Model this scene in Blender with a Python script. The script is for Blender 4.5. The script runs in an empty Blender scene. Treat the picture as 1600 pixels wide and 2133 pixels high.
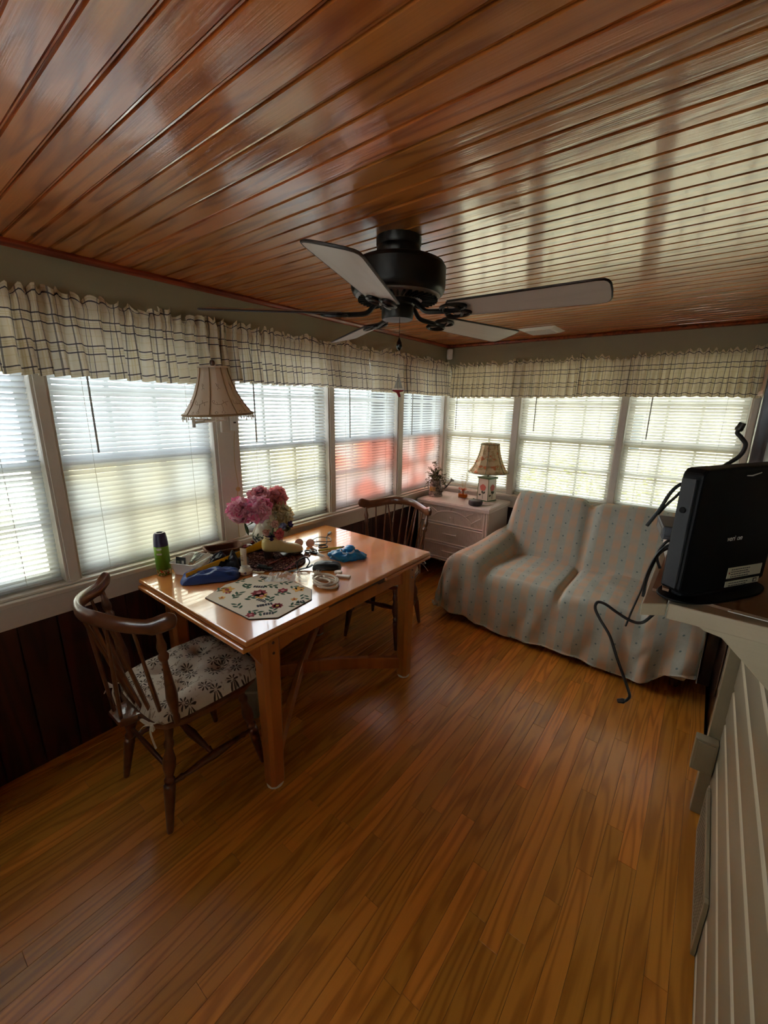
import bpy, math, random
from mathutils import Vector, Matrix, noise as mnoise

random.seed(7)
SC = bpy.context.scene
COL = SC.collection
PI = math.pi

# ---------------------------------------------------------------- camera, world, light, exposure
cam_data = bpy.data.cameras.new('camera')
cam = bpy.data.objects.new('camera', cam_data)
COL.objects.link(cam)
cam_data.sensor_fit = 'HORIZONTAL'
cam_data.sensor_width = 36.0
cam_data.lens = 865.0 / 1600.0 * 36.0
cam_data.clip_start = 0.02
YAW, PITCH, ROLL = 0.6582, 0.2507, -0.015
fwd = Vector((-math.sin(YAW) * math.cos(PITCH), math.cos(YAW) * math.cos(PITCH), -math.sin(PITCH)))
rgt = Vector((math.cos(YAW), math.sin(YAW), 0))
dwn = fwd.cross(rgt)
r2 = rgt * math.cos(ROLL) + dwn * math.sin(ROLL)
d2 = dwn * math.cos(ROLL) - rgt * math.sin(ROLL)
cam.matrix_world = Matrix(((r2.x, -d2.x, -fwd.x, 2.12), (r2.y, -d2.y, -fwd.y, 0.0), (r2.z, -d2.z, -fwd.z, 1.58), (0, 0, 0, 1)))
SC.camera = cam

SC.view_settings.view_transform = 'Standard'
SC.view_settings.look = 'None'
SC.view_settings.gamma = 1.0
SC.view_settings.use_curve_mapping = False
SC.view_settings.exposure = 1.0
SC.cycles.use_denoising = True
SC.cycles.use_adaptive_sampling = True
SC.cycles.adaptive_threshold = 0.05
SC.cycles.adaptive_min_samples = 16
SC.cycles.max_bounces = 8
SC.cycles.diffuse_bounces = 5
SC.cycles.glossy_bounces = 4
SC.cycles.transmission_bounces = 8
SC.cycles.transparent_max_bounces = 10
SC.cycles.sample_clamp_indirect = 12.0
SC.cycles.caustics_reflective = False
SC.cycles.caustics_refractive = False

world = bpy.data.worlds.new('daylight_sky')
SC.world = world
world.use_nodes = True
wbg = world.node_tree.nodes['Background']
wbg.inputs['Color'].default_value = (0.86, 0.94, 1.0, 1)
wbg.inputs['Strength'].default_value = 4.5

sun_data = bpy.data.lights.new('sun', 'SUN')
sun_data.energy = 7.0
sun_data.angle = 0.02
sun_data.color = (1.0, 0.93, 0.80)
sun = bpy.data.objects.new('sun', sun_data)
COL.objects.link(sun)
sun.rotation_euler = Vector((-0.55, 0.35, -1.0)).to_track_quat('-Z', 'Y').to_euler()

# ---------------------------------------------------------------- helpers: meshes
class MB:
    def __init__(self):
        self.v = []; self.f = []; self.uv = []; self.mi = []
    def add(self, vs, fs, uvs=None, m=0):
        b = len(self.v)
        self.v.extend([tuple(p) for p in vs])
        for k, q in enumerate(fs):
            self.f.append(tuple(b + i for i in q))
            self.uv.append(None if uvs is None else [uvs[i] for i in q])
            self.mi.append(m)
        return self
    def box(self, x0, x1, y0, y1, z0, z1, m=0, M=None):
        vs = [Vector(p) for p in ((x0,y0,z0),(x1,y0,z0),(x1,y1,z0),(x0,y1,z0),(x0,y0,z1),(x1,y0,z1),(x1,y1,z1),(x0,y1,z1))]
        if M is not None: vs = [M @ p for p in vs]
        return self.add(vs, [(0,3,2,1),(4,5,6,7),(0,1,5,4),(1,2,6,5),(2,3,7,6),(3,0,4,7)], None, m)
    def prism(self, poly, a0, a1, M=None, m=0):
        # poly in local XY, extruded a0..a1 along local Z
        n = len(poly)
        vs = [Vector((p[0], p[1], a0)) for p in poly] + [Vector((p[0], p[1], a1)) for p in poly]
        if M is not None: vs = [M @ p for p in vs]
        fs = [tuple(range(n - 1, -1, -1)), tuple(range(n, 2 * n))]
        fs += [(i, (i + 1) % n, n + (i + 1) % n, n + i) for i in range(n)]
        return self.add(vs, fs, None, m)
    def lathe(self, prof, n=24, M=None, m=0, caps=True, ang=2 * PI):
        vs, fs = [], []
        for r, z in prof:
            for k in range(n):
                a = 2 * PI * k / n
                vs.append(Vector((r * math.cos(a), r * math.sin(a), z)))
        if M is not None: vs = [M @ p for p in vs]
        L = len(prof)
        for i in range(L - 1):
            for k in range(n):
                k2 = (k + 1) % n
                fs.append((i * n + k, i * n + k2, (i + 1) * n + k2, (i + 1) * n + k))
        if caps:
            if prof[0][0] > 1e-5: fs.append(tuple(range(n - 1, -1, -1)))
            if prof[-1][0] > 1e-5: fs.append(tuple((L - 1) * n + k for k in range(n)))
        return self.add(vs, fs, None, m)
    def turned(self, p0, p1, prof, n=12, m=0):
        # prof: [(t along 0..1, radius)]
        p0, p1 = Vector(p0), Vector(p1)
        d = p1 - p0
        M = Matrix.Translation(p0) @ d.to_track_quat('Z', 'Y').to_matrix().to_4x4()
        return self.lathe([(r, t * d.length) for t, r in prof], n, M, m)
    def tube(self, path, r, n=8, closed=False, m=0, caps=True, flat=None):
        P = [Vector(p) for p in path]
        L = len(P)
        rr = r if isinstance(r, (list, tuple)) else [r] * L
        T = []
        for i in range(L):
            if closed: d = P[(i + 1) % L] - P[i - 1]
            else: d = P[min(i + 1, L - 1)] - P[max(i - 1, 0)]
            T.append(d.normalized() if d.length > 1e-9 else Vector((0, 0, 1)))
        up = Vector((0, 0, 1)) if abs(T[0].z) < 0.9 else Vector((1, 0, 0))
        N = (up - T[0] * up.dot(T[0])).normalized()
        vs, fs = [], []
        for i in range(L):
            N = (N - T[i] * N.dot(T[i]))
            N = N.normalized() if N.length > 1e-6 else T[i].orthogonal().normalized()
            B = T[i].cross(N)
            for k in range(n):
                a = 2 * PI * k / n
                s = flat if flat else 1.0
                vs.append(P[i] + N * (math.cos(a) * rr[i] * s) + B * (math.sin(a) * rr[i]))
        for i in range(L if closed else L - 1):
            j = (i + 1) % L
            for k in range(n):
                k2 = (k + 1) % n
                fs.append((i * n + k, i * n + k2, j * n + k2, j * n + k))
        if caps and not closed:
            fs.append(tuple(range(n - 1, -1, -1)))
            fs.append(tuple((L - 1) * n + k for k in range(n)))
        return self.add(vs, fs, None, m)
    def grid(self, nu, nv, fn, uvfn=None, m=0, wrap=False):
        vs, uvs, fs = [], [], []
        for i in range(nu + 1):
            for j in range(nv + 1):
                u, v = i / nu, j / nv
                vs.append(Vector(fn(u, v)))
                uvs.append(uvfn(u, v) if uvfn else (u, v))
        w = nv + 1
        for i in range(nu):
            for j in range(nv):
                fs.append((i * w + j, (i + 1) * w + j, (i + 1) * w + j + 1, i * w + j + 1))
        return self.add(vs, fs, uvs, m)
    def xf(self, M):
        self.v = [tuple(M @ Vector(p)) for p in self.v]
        return self
    def build(self, name, mats, parent=None, loc=None, rot=None, smooth=False, bevel=0.0, sharp=40, solid=0.0, sub=0):
        me = bpy.data.meshes.new(name)
        me.from_pydata(self.v, [], self.f)
        if any(u is not None for u in self.uv):
            lay = me.uv_layers.new(name='UVMap')
            data = []
            for q, u in zip(self.f, self.uv):
                for k in range(len(q)):
                    data.extend(u[k] if u is not None else (0.0, 0.0))
            lay.data.foreach_set('uv', data)
        if not isinstance(mats, (list, tuple)): mats = [mats]
        for mm in mats: me.materials.append(mm)
        if len(mats) > 1: me.polygons.foreach_set('material_index', self.mi)
        if smooth:
            me.polygons.foreach_set('use_smooth', [True] * len(me.polygons))
            if sharp < 180: me.set_sharp_from_angle(angle=math.radians(sharp))
        me.update()
        o = bpy.data.objects.new(name, me)
        COL.objects.link(o)
        if parent is not None: o.parent = parent
        if loc is not None: o.location = loc
        if rot is not None: o.rotation_euler = rot
        if solid:
            md = o.modifiers.new('thickness', 'SOLIDIFY'); md.thickness = solid; md.offset = 0
        if bevel:
            md = o.modifiers.new('bevel', 'BEVEL'); md.width = bevel; md.segments = 2; md.limit_method = 'ANGLE'
        if sub:
            md = o.modifiers.new('sub', 'SUBSURF'); md.levels = sub; md.render_levels = sub
        return o

def tag(o, label=None, cat=None, group=None, kind=None):
    if label: o['label'] = label
    if cat: o['category'] = cat
    if group: o['group'] = group
    if kind: o['kind'] = kind
    return o

def thing(name, label, cat, loc=(0, 0, 0), rotz=0.0, group=None):
    o = bpy.data.objects.new(name, None)
    COL.objects.link(o)
    o.location = loc
    o.rotation_euler = (0, 0, rotz)
    o.empty_display_size = 0.05
    return tag(o, label, cat, group)

def struct(o):
    o['kind'] = 'structure'
    return o

def copy_tree(o, parent=None):
    c = o.copy()
    COL.objects.link(c)
    c.parent = parent
    for ch in list(o.children): copy_tree(ch, c)
    return c

def bez(pts, n=24, closed=False):
    # Catmull-Rom through points
    P = [Vector(p) for p in pts]
    out = []
    L = len(P)
    segs = L if closed else L - 1
    for i in range(segs):
        p0 = P[(i - 1) % L] if closed or i > 0 else P[0]
        p1 = P[i]; p2 = P[(i + 1) % L]
        p3 = P[(i + 2) % L] if closed or i + 2 < L else P[-1]
        for k in range(n):
            t = k / n
            out.append(0.5 * ((2 * p1) + (p2 - p0) * t + (2 * p0 - 5 * p1 + 4 * p2 - p3) * t * t + (3 * p1 - p0 - 3 * p2 + p3) * t ** 3))
    if not closed: out.append(P[-1])
    return out

def sstep(a, b, x):
    t = max(0.0, min(1.0, (x - a) / (b - a)))
    return t * t * (3 - 2 * t)

# ---------------------------------------------------------------- helpers: materials
class NT:
    def __init__(self, name):
        self.mat = bpy.data.materials.new(name)
        self.mat.use_nodes = True
        self.t = self.mat.node_tree
        self.b = self.t.nodes['Principled BSDF']
        self.out = self.t.nodes['Material Output']
    def n(self, typ, **kw):
        nd = self.t.nodes.new(typ)
        for k, v in kw.items(): setattr(nd, k, v)
        return nd
    def l(self, a, b): self.t.links.new(a, b)
    def m(self, op, a, b=None, c=None):
        nd = self.n('ShaderNodeMath', operation=op)
        for i, x in enumerate((a, b, c)):
            if x is None: continue
            if isinstance(x, (int, float)): nd.inputs[i].default_value = x
            else: self.l(x, nd.inputs[i])
        return nd.outputs[0]
    def mix(self, f, a, b, bt='MIX'):
        nd = self.n('ShaderNodeMix', data_type='RGBA', blend_type=bt)
        if isinstance(f, (int, float)): nd.inputs[0].default_value = f
        else: self.l(f, nd.inputs[0])
        for i, x in ((6, a), (7, b)):
            if isinstance(x, (tuple, list)): nd.inputs[i].default_value = (*x[:3], 1)
            else: self.l(x, nd.inputs[i])
        return nd.outputs[2]
    def ramp(self, f, stops, interp='LINEAR'):
        nd = self.n('ShaderNodeValToRGB')
        cr = nd.color_ramp; cr.interpolation = interp
        while len(cr.elements) < len(stops): cr.elements.new(0.5)
        for e, (p, c) in zip(cr.elements, stops):
            e.position = p
            e.color = (c, c, c, 1) if isinstance(c, (int, float)) else (*c, 1)
        self.l(f, nd.inputs[0])
        return nd.outputs[0]
    def bump(self, h, s=0.2, d=0.002, tgt=None):
        nd = self.n('ShaderNodeBump')
        nd.inputs['Strength'].default_value = s
        nd.inputs['Distance'].default_value = d
        self.l(h, nd.inputs['Height'])
        self.l(nd.outputs[0], self.b.inputs['Normal'])
        return nd
    def noise(self, vec, scale, detail=2.0, rough=0.5, dist=0.0):
        nd = self.n('ShaderNodeTexNoise')
        nd.inputs['Scale'].default_value = scale
        nd.inputs['Detail'].default_value = detail
        nd.inputs['Roughness'].default_value = rough
        nd.inputs['Distortion'].default_value = dist
        if vec is not None: self.l(vec, nd.inputs['Vector'])
        return nd.outputs[0]
    def obj(self, scale=(1, 1, 1), rnd=0.0):
        tc = self.n('ShaderNodeTexCoord')
        mp = self.n('ShaderNodeMapping')
        mp.inputs['Scale'].default_value = scale
        self.l(tc.outputs['Object'], mp.inputs['Vector'])
        if not rnd: return mp.outputs[0]
        oi = self.n('ShaderNodeObjectInfo')
        k = self.m('MULTIPLY', oi.outputs['Random'], rnd)
        cb = self.n('ShaderNodeCombineXYZ')
        for i in range(3): self.l(k, cb.inputs[i])
        ad = self.n('ShaderNodeVectorMath', operation='ADD')
        self.l(mp.outputs[0], ad.inputs[0]); self.l(cb.outputs[0], ad.inputs[1])
        return ad.outputs[0]

def lin(r, g=None, b=None):
    if g is None: r, g, b = r
    f = lambda c: (c / 255 / 12.92) if c / 255 <= 0.04045 else ((c / 255 + 0.055) / 1.055) ** 2.4
    return (f(r), f(g), f(b))

def plain(name, col, rough=0.5, metal=0.0, coat=0.0, spec=0.5, bump=0.0, bscale=80, var=0.0, trans=0.0, emis=None):
    t = NT(name)
    t.b.inputs['Roughness'].default_value = rough
    t.b.inputs['Metallic'].default_value = metal
    t.b.inputs['Coat Weight'].default_value = coat
    t.b.inputs['Specular IOR Level'].default_value = spec
    vec = t.obj()
    nz = t.noise(vec, bscale, 3)
    v = max(var, 0.04)
    c1 = tuple(c * (1 - v) for c in col); c2 = tuple(min(1, c * (1 + v)) for c in col)
    t.l(t.mix(nz, c1, c2), t.b.inputs['Base Color'])
    if bump: t.bump(nz, bump, 0.002)
    if trans: translucent(t, col, trans)
    return t.mat

def translucent(t, col, w):
    tr = t.n('ShaderNodeBsdfTranslucent')
    if isinstance(col, (tuple, list)): tr.inputs['Color'].default_value = (*col[:3], 1)
    else: t.l(col, tr.inputs['Color'])
    mx = t.n('ShaderNodeMixShader'); mx.inputs[0].default_value = w
    t.l(t.b.outputs[0], mx.inputs[1]); t.l(tr.outputs[0], mx.inputs[2])
    t.l(mx.outputs[0], t.out.inputs['Surface'])

def wood(name, light, dark, axis=1, across=9.0, along=0.7, ring=7.0, rough=0.3, coat=0.5, coatr=0.12, bump=0.15, var=0.25, rnd=53.0, contrast=0.75, fiber=0.35, cior=1.5):
    t = NT(name)
    sc = [across] * 3; sc[axis] = along
    vec = t.obj(sc, rnd)
    n1 = t.noise(vec, 1.0, 1.5, 0.45, 0.25)
    s = t.m('SINE', t.m('MULTIPLY', n1, ring * 2 * PI))
    s = t.m('POWER', t.m('MULTIPLY_ADD', s, 0.5, 0.5), 2.2)
    fs = [240.0] * 3; fs[axis] = 6.0
    fv = t.obj(fs, rnd)
    n2 = t.noise(fv, 1.0, 2.0, 0.6)
    g = t.m('ADD', t.m('MULTIPLY', s, contrast), t.m('MULTIPLY', t.m('SUBTRACT', n2, 0.4), fiber))
    lf = t.noise(vec, 0.35, 1)
    g = t.m('ADD', g, t.m('MULTIPLY', t.m('SUBTRACT', lf, 0.5), 0.5))
    col = t.mix(t.m('MINIMUM', t.m('MAXIMUM', g, 0.0), 1.0), light, dark)
    oi = t.n('ShaderNodeObjectInfo')
    hs = t.n('ShaderNodeHueSaturation')
    t.l(t.m('MULTIPLY_ADD', oi.outputs['Random'], var * 2, 1 - var), hs.inputs['Value'])
    t.l(t.m('MULTIPLY_ADD', oi.outputs['Random'], -0.012, 0.506), hs.inputs['Hue'])
    t.l(col, hs.inputs['Color'])
    t.l(hs.outputs[0], t.b.inputs['Base Color'])
    t.b.inputs['Roughness'].default_value = rough
    t.b.inputs['Coat Weight'].default_value = coat
    t.b.inputs['Coat Roughness'].default_value = coatr
    t.b.inputs['Coat IOR'].default_value = cior
    hgt = t.m('ADD', t.m('MULTIPLY', s, -0.5), n2)
    nd = t.bump(hgt, bump, 0.0015)
    t.l(nd.outputs[0], t.b.inputs['Coat Normal'])
    return t.mat
# ---------------------------------------------------------------- shared materials
M_FLOOR = wood('oak_floor', lin(224, 150, 56), lin(172, 102, 24), axis=1, across=16, along=1.1, ring=7, rough=0.32, coat=0.6, coatr=0.17, bump=0.08, var=0.20, contrast=0.66, fiber=0.3)
M_CEIL = wood('varnished_ceiling_board', lin(218, 134, 66), lin(158, 82, 34), axis=0, across=13, along=1.5, ring=5, rough=0.30, coat=1.0, coatr=0.09, bump=0.22, var=0.14, contrast=0.75, fiber=0.45, cior=1.75)
M_TRIM_RED = wood('reddish_trim_wood', lin(150, 66, 34), lin(96, 36, 18), axis=1, across=20, along=2, ring=3, coat=0.3, var=0.05)
M_PANEL = wood('dark_pine_panel', lin(66, 27, 18), lin(34, 12, 9), axis=2, across=10, along=0.9, ring=5, rough=0.4, coat=0.3, coatr=0.2, var=0.2)
M_SAGE = plain('sage_wall_paint', lin(150, 144, 118), 0.75, bump=0.03, bscale=300)
M_WHITE = plain('off_white_trim_paint', lin(212, 204, 192), 0.45, bump=0.03, bscale=60)
M_SASH = plain('white_sash', lin(225, 226, 222), 0.4)
M_CREAM = plain('cream_siding_paint', lin(146, 137, 111), 0.38, coat=0.5, bump=0.03, bscale=120, var=0.06)
M_DARKBROWN = wood('dark_brown_casing', lin(74, 52, 40), lin(46, 30, 22), axis=2, across=14, along=1.2, ring=3, var=0.05)
M_SUB = plain('subfloor', lin(46, 24, 10), 0.9)
M_BLACK = plain('black_gap', lin(14, 12, 11), 0.9)

def glass_mat(name, tint, patch=None):
    t = NT(name)
    tr = t.n('ShaderNodeBsdfTransparent')
    if patch is None: tr.inputs['Color'].default_value = (*tint, 1)
    else:
        nz = t.noise(t.obj((1.0, 2.2, 3.5)), 1.3, 1.0, 0.5)
        t.l(t.mix(t.ramp(nz, [(0.42, 0.0), (0.58, 1.0)]), tint, patch), tr.inputs['Color'])
    gl = t.n('ShaderNodeBsdfGlossy'); gl.inputs['Roughness'].default_value = 0.03
    fr = t.n('ShaderNodeFresnel'); fr.inputs[0].default_value = 1.3
    mx = t.n('ShaderNodeMixShader')
    t.l(fr.outputs[0], mx.inputs[0]); t.l(tr.outputs[0], mx.inputs[1]); t.l(gl.outputs[0], mx.inputs[2])
    t.l(mx.outputs[0], t.out.inputs['Surface'])
    return t.mat
M_GLASS = glass_mat('clear_glass', (0.96, 0.98, 0.99))
M_GLASS_WARM = glass_mat('warm_glow_pane', (0.98, 0.94, 0.80), (0.97, 0.97, 0.92))  # pane colour stands in for yellowish light from outdoors
M_GLASS_RED = glass_mat('red_glow_pane', (1.0, 0.55, 0.47), (1.0, 0.86, 0.82))  # red glow behind the blinds is put into the pane colour

def slat_mat(name, col, w):
    t = NT(name)
    t.b.inputs['Base Color'].default_value = (*col, 1)
    t.b.inputs['Roughness'].default_value = 0.45
    nz = t.noise(t.obj((2, 2, 2)), 3.0, 1)
    t.bump(nz, 0.02)
    translucent(t, col, w)
    return t.mat
M_SLAT = slat_mat('white_vinyl_slat', (0.70, 0.725, 0.74), 0.30)
M_SLAT_CREAM = slat_mat('cream_vinyl_slat', (0.78, 0.75, 0.64), 0.34)
M_WAND = plain('grey_plastic_wand', lin(150, 148, 140), 0.35)
M_CORD = plain('white_cord', lin(225, 225, 218), 0.7)

# ---------------------------------------------------------------- room shell
XR, YB, YR, ZC = 2.335, 3.70, -1.60, 2.14        # right wall, back wall, rear wall, ceiling

# floor: each strip plank a part
mb = MB().box(-0.02, XR + 0.08, YR - 0.02, YB + 0.02, -0.06, -0.018)
floor = struct(mb.build('floor', M_SUB))
rnd = random.Random(11)
def plank_mesh(w, l):
    m = MB(); g, c, d = 0.0003, 0.0006, 0.018
    x, y = w / 2 - g, l / 2 - g
    vs = [(-x, -y, -d), (x, -y, -d), (x, y, -d), (-x, y, -d), (-x, -y, -c), (x, -y, -c), (x, y, -c), (-x, y, -c),
          (-x + c, -y + c, 0), (x - c, -y + c, 0), (x - c, y - c, 0), (-x + c, y - c, 0)]
    fs = [(8, 9, 10, 11)] + [(i, (i + 1) % 4, 4 + (i + 1) % 4, 4 + i) for i in range(4)] + [(4 + i, 4 + (i + 1) % 4, 8 + (i + 1) % 4, 8 + i) for i in range(4)]
    return m.add(vs, fs)
PW = 0.0585
x = 1.518 - 26 * PW
while x < XR - 0.001:
    w = min(PW, XR - x)
    y = YR - rnd.random() * 0.7
    while y < YB:
        l = rnd.choice((0.45, 0.6, 0.85, 1.1, 1.35, 1.7)) * rnd.uniform(0.85, 1.15)
        a, b = max(y, YR), min(y + l, YB)
        if b - a > 0.03:
            o = plank_mesh(w, b - a).build('plank', M_FLOOR, floor, (x + w / 2, (a + b) / 2, 0))
        y += l
    x += PW

# ceiling: beaded boards running along X, each a part
ceil = struct(MB().box(-0.12, XR + 0.1, YR - 0.1, YB + 0.12, ZC + 0.012, ZC + 0.06).build('ceiling', M_SUB))
BW = 0.0712
prof = [(0.0, 0.0105), (0.0008, 0.0092), (0.0032, 0.0092), (0.0040, 0.0040), (0.0058, 0.0024), (0.0076, 0.0040), (0.0084, 0.0092), (0.0104, 0.0092), (0.0112, 0.0), (BW - 0.0014, 0.0), (BW - 0.0010, 0.0092), (BW - 0.0008, 0.0105)]
def ceil_board():
    m = MB(); n = len(prof)
    vs = [(0.0, p[0], p[1]) for p in prof] + [(XR + 0.02, p[0], p[1]) for p in prof]
    return m.add(vs, [(i, n + i, n + i + 1, i + 1) for i in range(n - 1)])
cb0 = None
k = 0
y = 0.325 - 28 * BW
while y < YB - 0.02:
    if y > YR - BW:
        if cb0 is None:
            cb0 = ceil_board().build('ceiling_board', M_CEIL, ceil, (0, y, ZC))
        else:
            o = cb0.copy(); COL.objects.link(o); o.location = (0, y, ZC)
    y += BW

# left wall: header, lower backing, pine boards below the sill
wl = MB()
wl.box(-0.14, 0.0, YR, YB + 0.14, 1.93, ZC + 0.03)
wall_left = struct(wl.build('wall_left', M_SAGE))
struct(MB().box(-0.14, -0.012, YR, YB + 0.14, -0.06, 0.70).build('wall_left_base', M_SUB))
y = YR
rnd = random.Random(5)
while y < YB - 0.01:
    w = min(0.135, YB - y)
    MB().box(-0.012, 0.0, y + 0.0015, y + w - 0.0015, 0.0, 0.69).build('panel_board', M_PANEL, wall_left, bevel=0.003)
    y += w
# back wall
wb = MB().box(0.0, XR + 0.1, YB, YB + 0.14, 1.93, ZC + 0.03)
wall_back = struct(wb.build('wall_back', M_SAGE))
struct(MB().box(0.0, XR + 0.1, YB + 0.012, YB + 0.14, -0.06, 0.70).build('wall_back_base', M_SUB))
x = 0.0
while x < XR - 0.01:
    w = min(0.135, XR - x)
    MB().box(x + 0.0015, x + w - 0.0015, YB, YB + 0.012, 0.0, 0.69).build('panel_board', M_PANEL, wall_back, bevel=0.003)
    x += w
# rear wall behind the viewpoint and the house wall
m = MB().box(-0.14, XR + 0.2, YR - 0.12, YR, 1.93, ZC + 0.03)
m.box(-0.14, XR + 0.2, YR - 0.12, YR, -0.06, 0.80)
struct(m.build('wall_rear', M_SAGE))
for a, b in ((-0.14, 1.24), (2.12, XR + 0.2)):
    struct(MB().box(a, b, YR - 0.12, YR, 0.80, 1.93).build('wall_rear_panel', M_PANEL))
wr = struct(MB().box(XR + 0.03, XR + 0.15, YR, YB + 0.14, -0.06, ZC + 0.03).build('wall_right', M_BLACK))
def siding(y0, y1, z0, h=0.141, top=None):
    m = MB()
    pts = [(0.03, 0.0), (0.0, 0.0), (0.0, h - 0.028), (0.004, h - 0.021), (0.011, h - 0.011), (0.015, h - 0.001), (0.03, h - 0.001)]
    if top is not None and z0 + h > top:
        pts = [(0.03, 0), (0, 0), (0, top - z0), (0.03, top - z0)]
    n = len(pts)
    vs = [(p[0], 0.0, p[1]) for p in pts] + [(p[0], y1 - y0, p[1]) for p in pts]
    fs = [(i, i + 1, n + i + 1, n + i) for i in range(n - 1)] + [tuple(range(n)), tuple(range(2 * n - 1, n - 1, -1))]
    m.add(vs, fs)
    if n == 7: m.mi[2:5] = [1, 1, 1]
    return m
M_COVE_LIT = plain('siding_cove_highlight', lin(206, 197, 168), 0.4, coat=0.3)  # paler colour on the coves stands in for the light they catch
z = 0.742 - 6 * 0.141
while z < ZC - 0.01:
    z0 = z + 0.0
    if z0 + 0.141 > 0.0:
        for (a, b) in ((YR, 1.835), (2.935, 3.69)):
            siding(a, b, z0, top=ZC).build('siding_board', [M_CREAM, M_COVE_LIT], wr, (XR, a, z0), smooth=True, sharp=50)
    z += 0.141
# door in the house wall with its casings
door = struct(MB().box(XR + 0.012, XR + 0.028, 1.88, 2.86, 0.0, 2.03).build('door_1', M_DARKBROWN))
for (a, b) in ((1.98, 2.33), (2.42, 2.77)):
    for (c, d) in ((0.2, 0.9), (1.05, 1.9)):
        MB().box(XR + 0.004, XR + 0.013, a, b, c, d).build('door_panel', M_DARKBROWN, door, bevel=0.004)
struct(MB().box(2.298, XR + 0.03, 1.836, 1.882, 0.0, 2.05).build('trim_1', M_CREAM, bevel=0.003))
struct(MB().box(2.292, XR + 0.03, 2.86, 2.93, 0.0, 2.05).build('trim_2', M_DARKBROWN, bevel=0.003))
struct(MB().box(2.298, XR + 0.03, 1.84, 2.93, 2.05, 2.11).build('trim_3', M_DARKBROWN, bevel=0.003))
# ceiling cove trim strips
struct(MB().tube([(0.012, YR, ZC - 0.010), (0.012, YB - 0.01, ZC - 0.010)], 0.016, 8).build('trim_4', M_TRIM_RED, smooth=True))
struct(MB().tube([(0.0, YB - 0.012, ZC - 0.010), (XR, YB - 0.012, ZC - 0.010)], 0.016, 8).build('trim_5', M_TRIM_RED, smooth=True))

# window openings -------------------------------------------------------
LW = [(-1.05, -0.31), (-0.25, 0.483), (0.541, 1.23), (1.385, 2.097), (2.16, 2.915), (2.998, 3.685)]
BWN = [(0.015, 0.69), (0.752, 1.533), (1.585, 2.292)]
trim_k = [6]
def trim(m, mat=M_WHITE, bevel=0.002):
    o = struct(m.build('trim_%d' % trim_k[0], mat, bevel=bevel)); trim_k[0] += 1
    return o
posts = [(YR, -1.05)] + [(LW[i][1], LW[i + 1][0]) for i in range(5)] + [(3.685, YB + 0.1)]
for a, b in posts:
    trim(MB().box(-0.135, -0.002, a, b, 0.70, 1.94))
for a, b in posts[1:6]:
    if b - a > 0.1:      # flat casing strips on the wide post
        trim(MB().box(-0.002, 0.006, a + 0.018, b - 0.018, 0.80, 1.94))
    else:
        trim(MB().box(-0.002, 0.006, a + 0.010, b - 0.010, 0.80, 1.94))
trim(MB().box(-0.135, 0.038, YR, YB - 0.005, 0.778, 0.800), bevel=0.004)     # stool
trim(MB().box(-0.06, 0.018, YR, YB - 0.02, 0.683, 0.778))                    # apron
trim(MB().box(-0.060, 0.014, YR, YB - 0.03, 0.800, 0.812), bevel=0.003)
bposts = [(-0.02, 0.015), (0.69, 0.752), (1.533, 1.585), (2.292, XR + 0.1)]
for a, b in bposts:
    trim(MB().box(a, b, YB + 0.002, YB + 0.135, 0.70, 1.94))
for a, b in bposts[1:]:
    trim(MB().box(a + 0.008, min(b, XR) - 0.004, YB - 0.006, YB + 0.002, 0.80, 1.94))
trim(MB().box(0.03, XR, YB - 0.038, YB + 0.135, 0.778, 0.800), bevel=0.004)
trim(MB().box(0.0, XR, YB - 0.018, YB + 0.06, 0.683, 0.778))

def window(idx, wall, a, b, low):
    # local: u along wall (0..w), d outward, z
    w = b - a
    e = bpy.data.objects.new('window_%d' % idx, None); COL.objects.link(e); struct(e)
    e.empty_display_size = 0.05
    if wall == 'L': T = Matrix(((0, -1, 0, 0), (1, 0, 0, a), (0, 0, 1, 0), (0, 0, 0, 1)))
    elif wall == 'B': T = Matrix(((1, 0, 0, a), (0, 1, 0, YB), (0, 0, 1, 0), (0, 0, 0, 1)))
    else: T = Matrix(((1, 0, 0, a), (0, -1, 0, YR + 0.02), (0, 0, 1, 0), (0, 0, 0, 1)))
    def put(m, name, mat, bevel=0.0):
        m.xf(T); return m.build(name, mat, e, bevel=bevel)
    for nm, z0, z1, d0 in (('upper_sash', 1.30, 1.935, 0.098), ('lower_sash', 0.80, 1.335, 0.070)):
        m = MB(); s = 0.036; d1 = d0 + 0.026
        m.box(0, s, d0, d1, z0, z1); m.box(w - s, w, d0, d1, z0, z1)
        m.box(s, w - s, d0, d1, z0, z0 + (0.055 if z0 < 1 else 0.034)); m.box(s, w - s, d0, d1, z1 - 0.034, z1)
        put(m, nm, M_SASH, 0.002)
        for k in (1, 2):
            u = s + (w - 2 * s) * k / 3
            put(MB().box(u - 0.009, u + 0.009, d0 + 0.003, d1 - 0.003, z0 + 0.03, z1 - 0.03), 'muntin', M_SASH)
        zc = (z0 + z1) / 2 + 0.01
        put(MB().box(s, w - s, d0 + 0.004, d1 - 0.004, zc - 0.009, zc + 0.009), 'muntin', M_SASH)
        put(MB().box(s - 0.004, w - s + 0.004, d0 + 0.011, d0 + 0.014, z0 + 0.03, z1 - 0.03), 'pane', low if z0 < 1 else M_GLASS)
    return e

lowmats = [M_GLASS_WARM, M_GLASS_WARM, M_GLASS_WARM, M_GLASS_WARM, M_GLASS_RED, M_GLASS_RED]
for i, (a, b) in enumerate(LW): window(i + 1, 'L', a, b, lowmats[i])
for i, (a, b) in enumerate(BWN): window(i + 7, 'B', a, b, M_GLASS)
for i, (a, b) in enumerate(((1.24, 2.12),)): window(i + 10, 'R', a, b, M_GLASS)  # unseen window added in the rear wall as fill light for the interior

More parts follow.
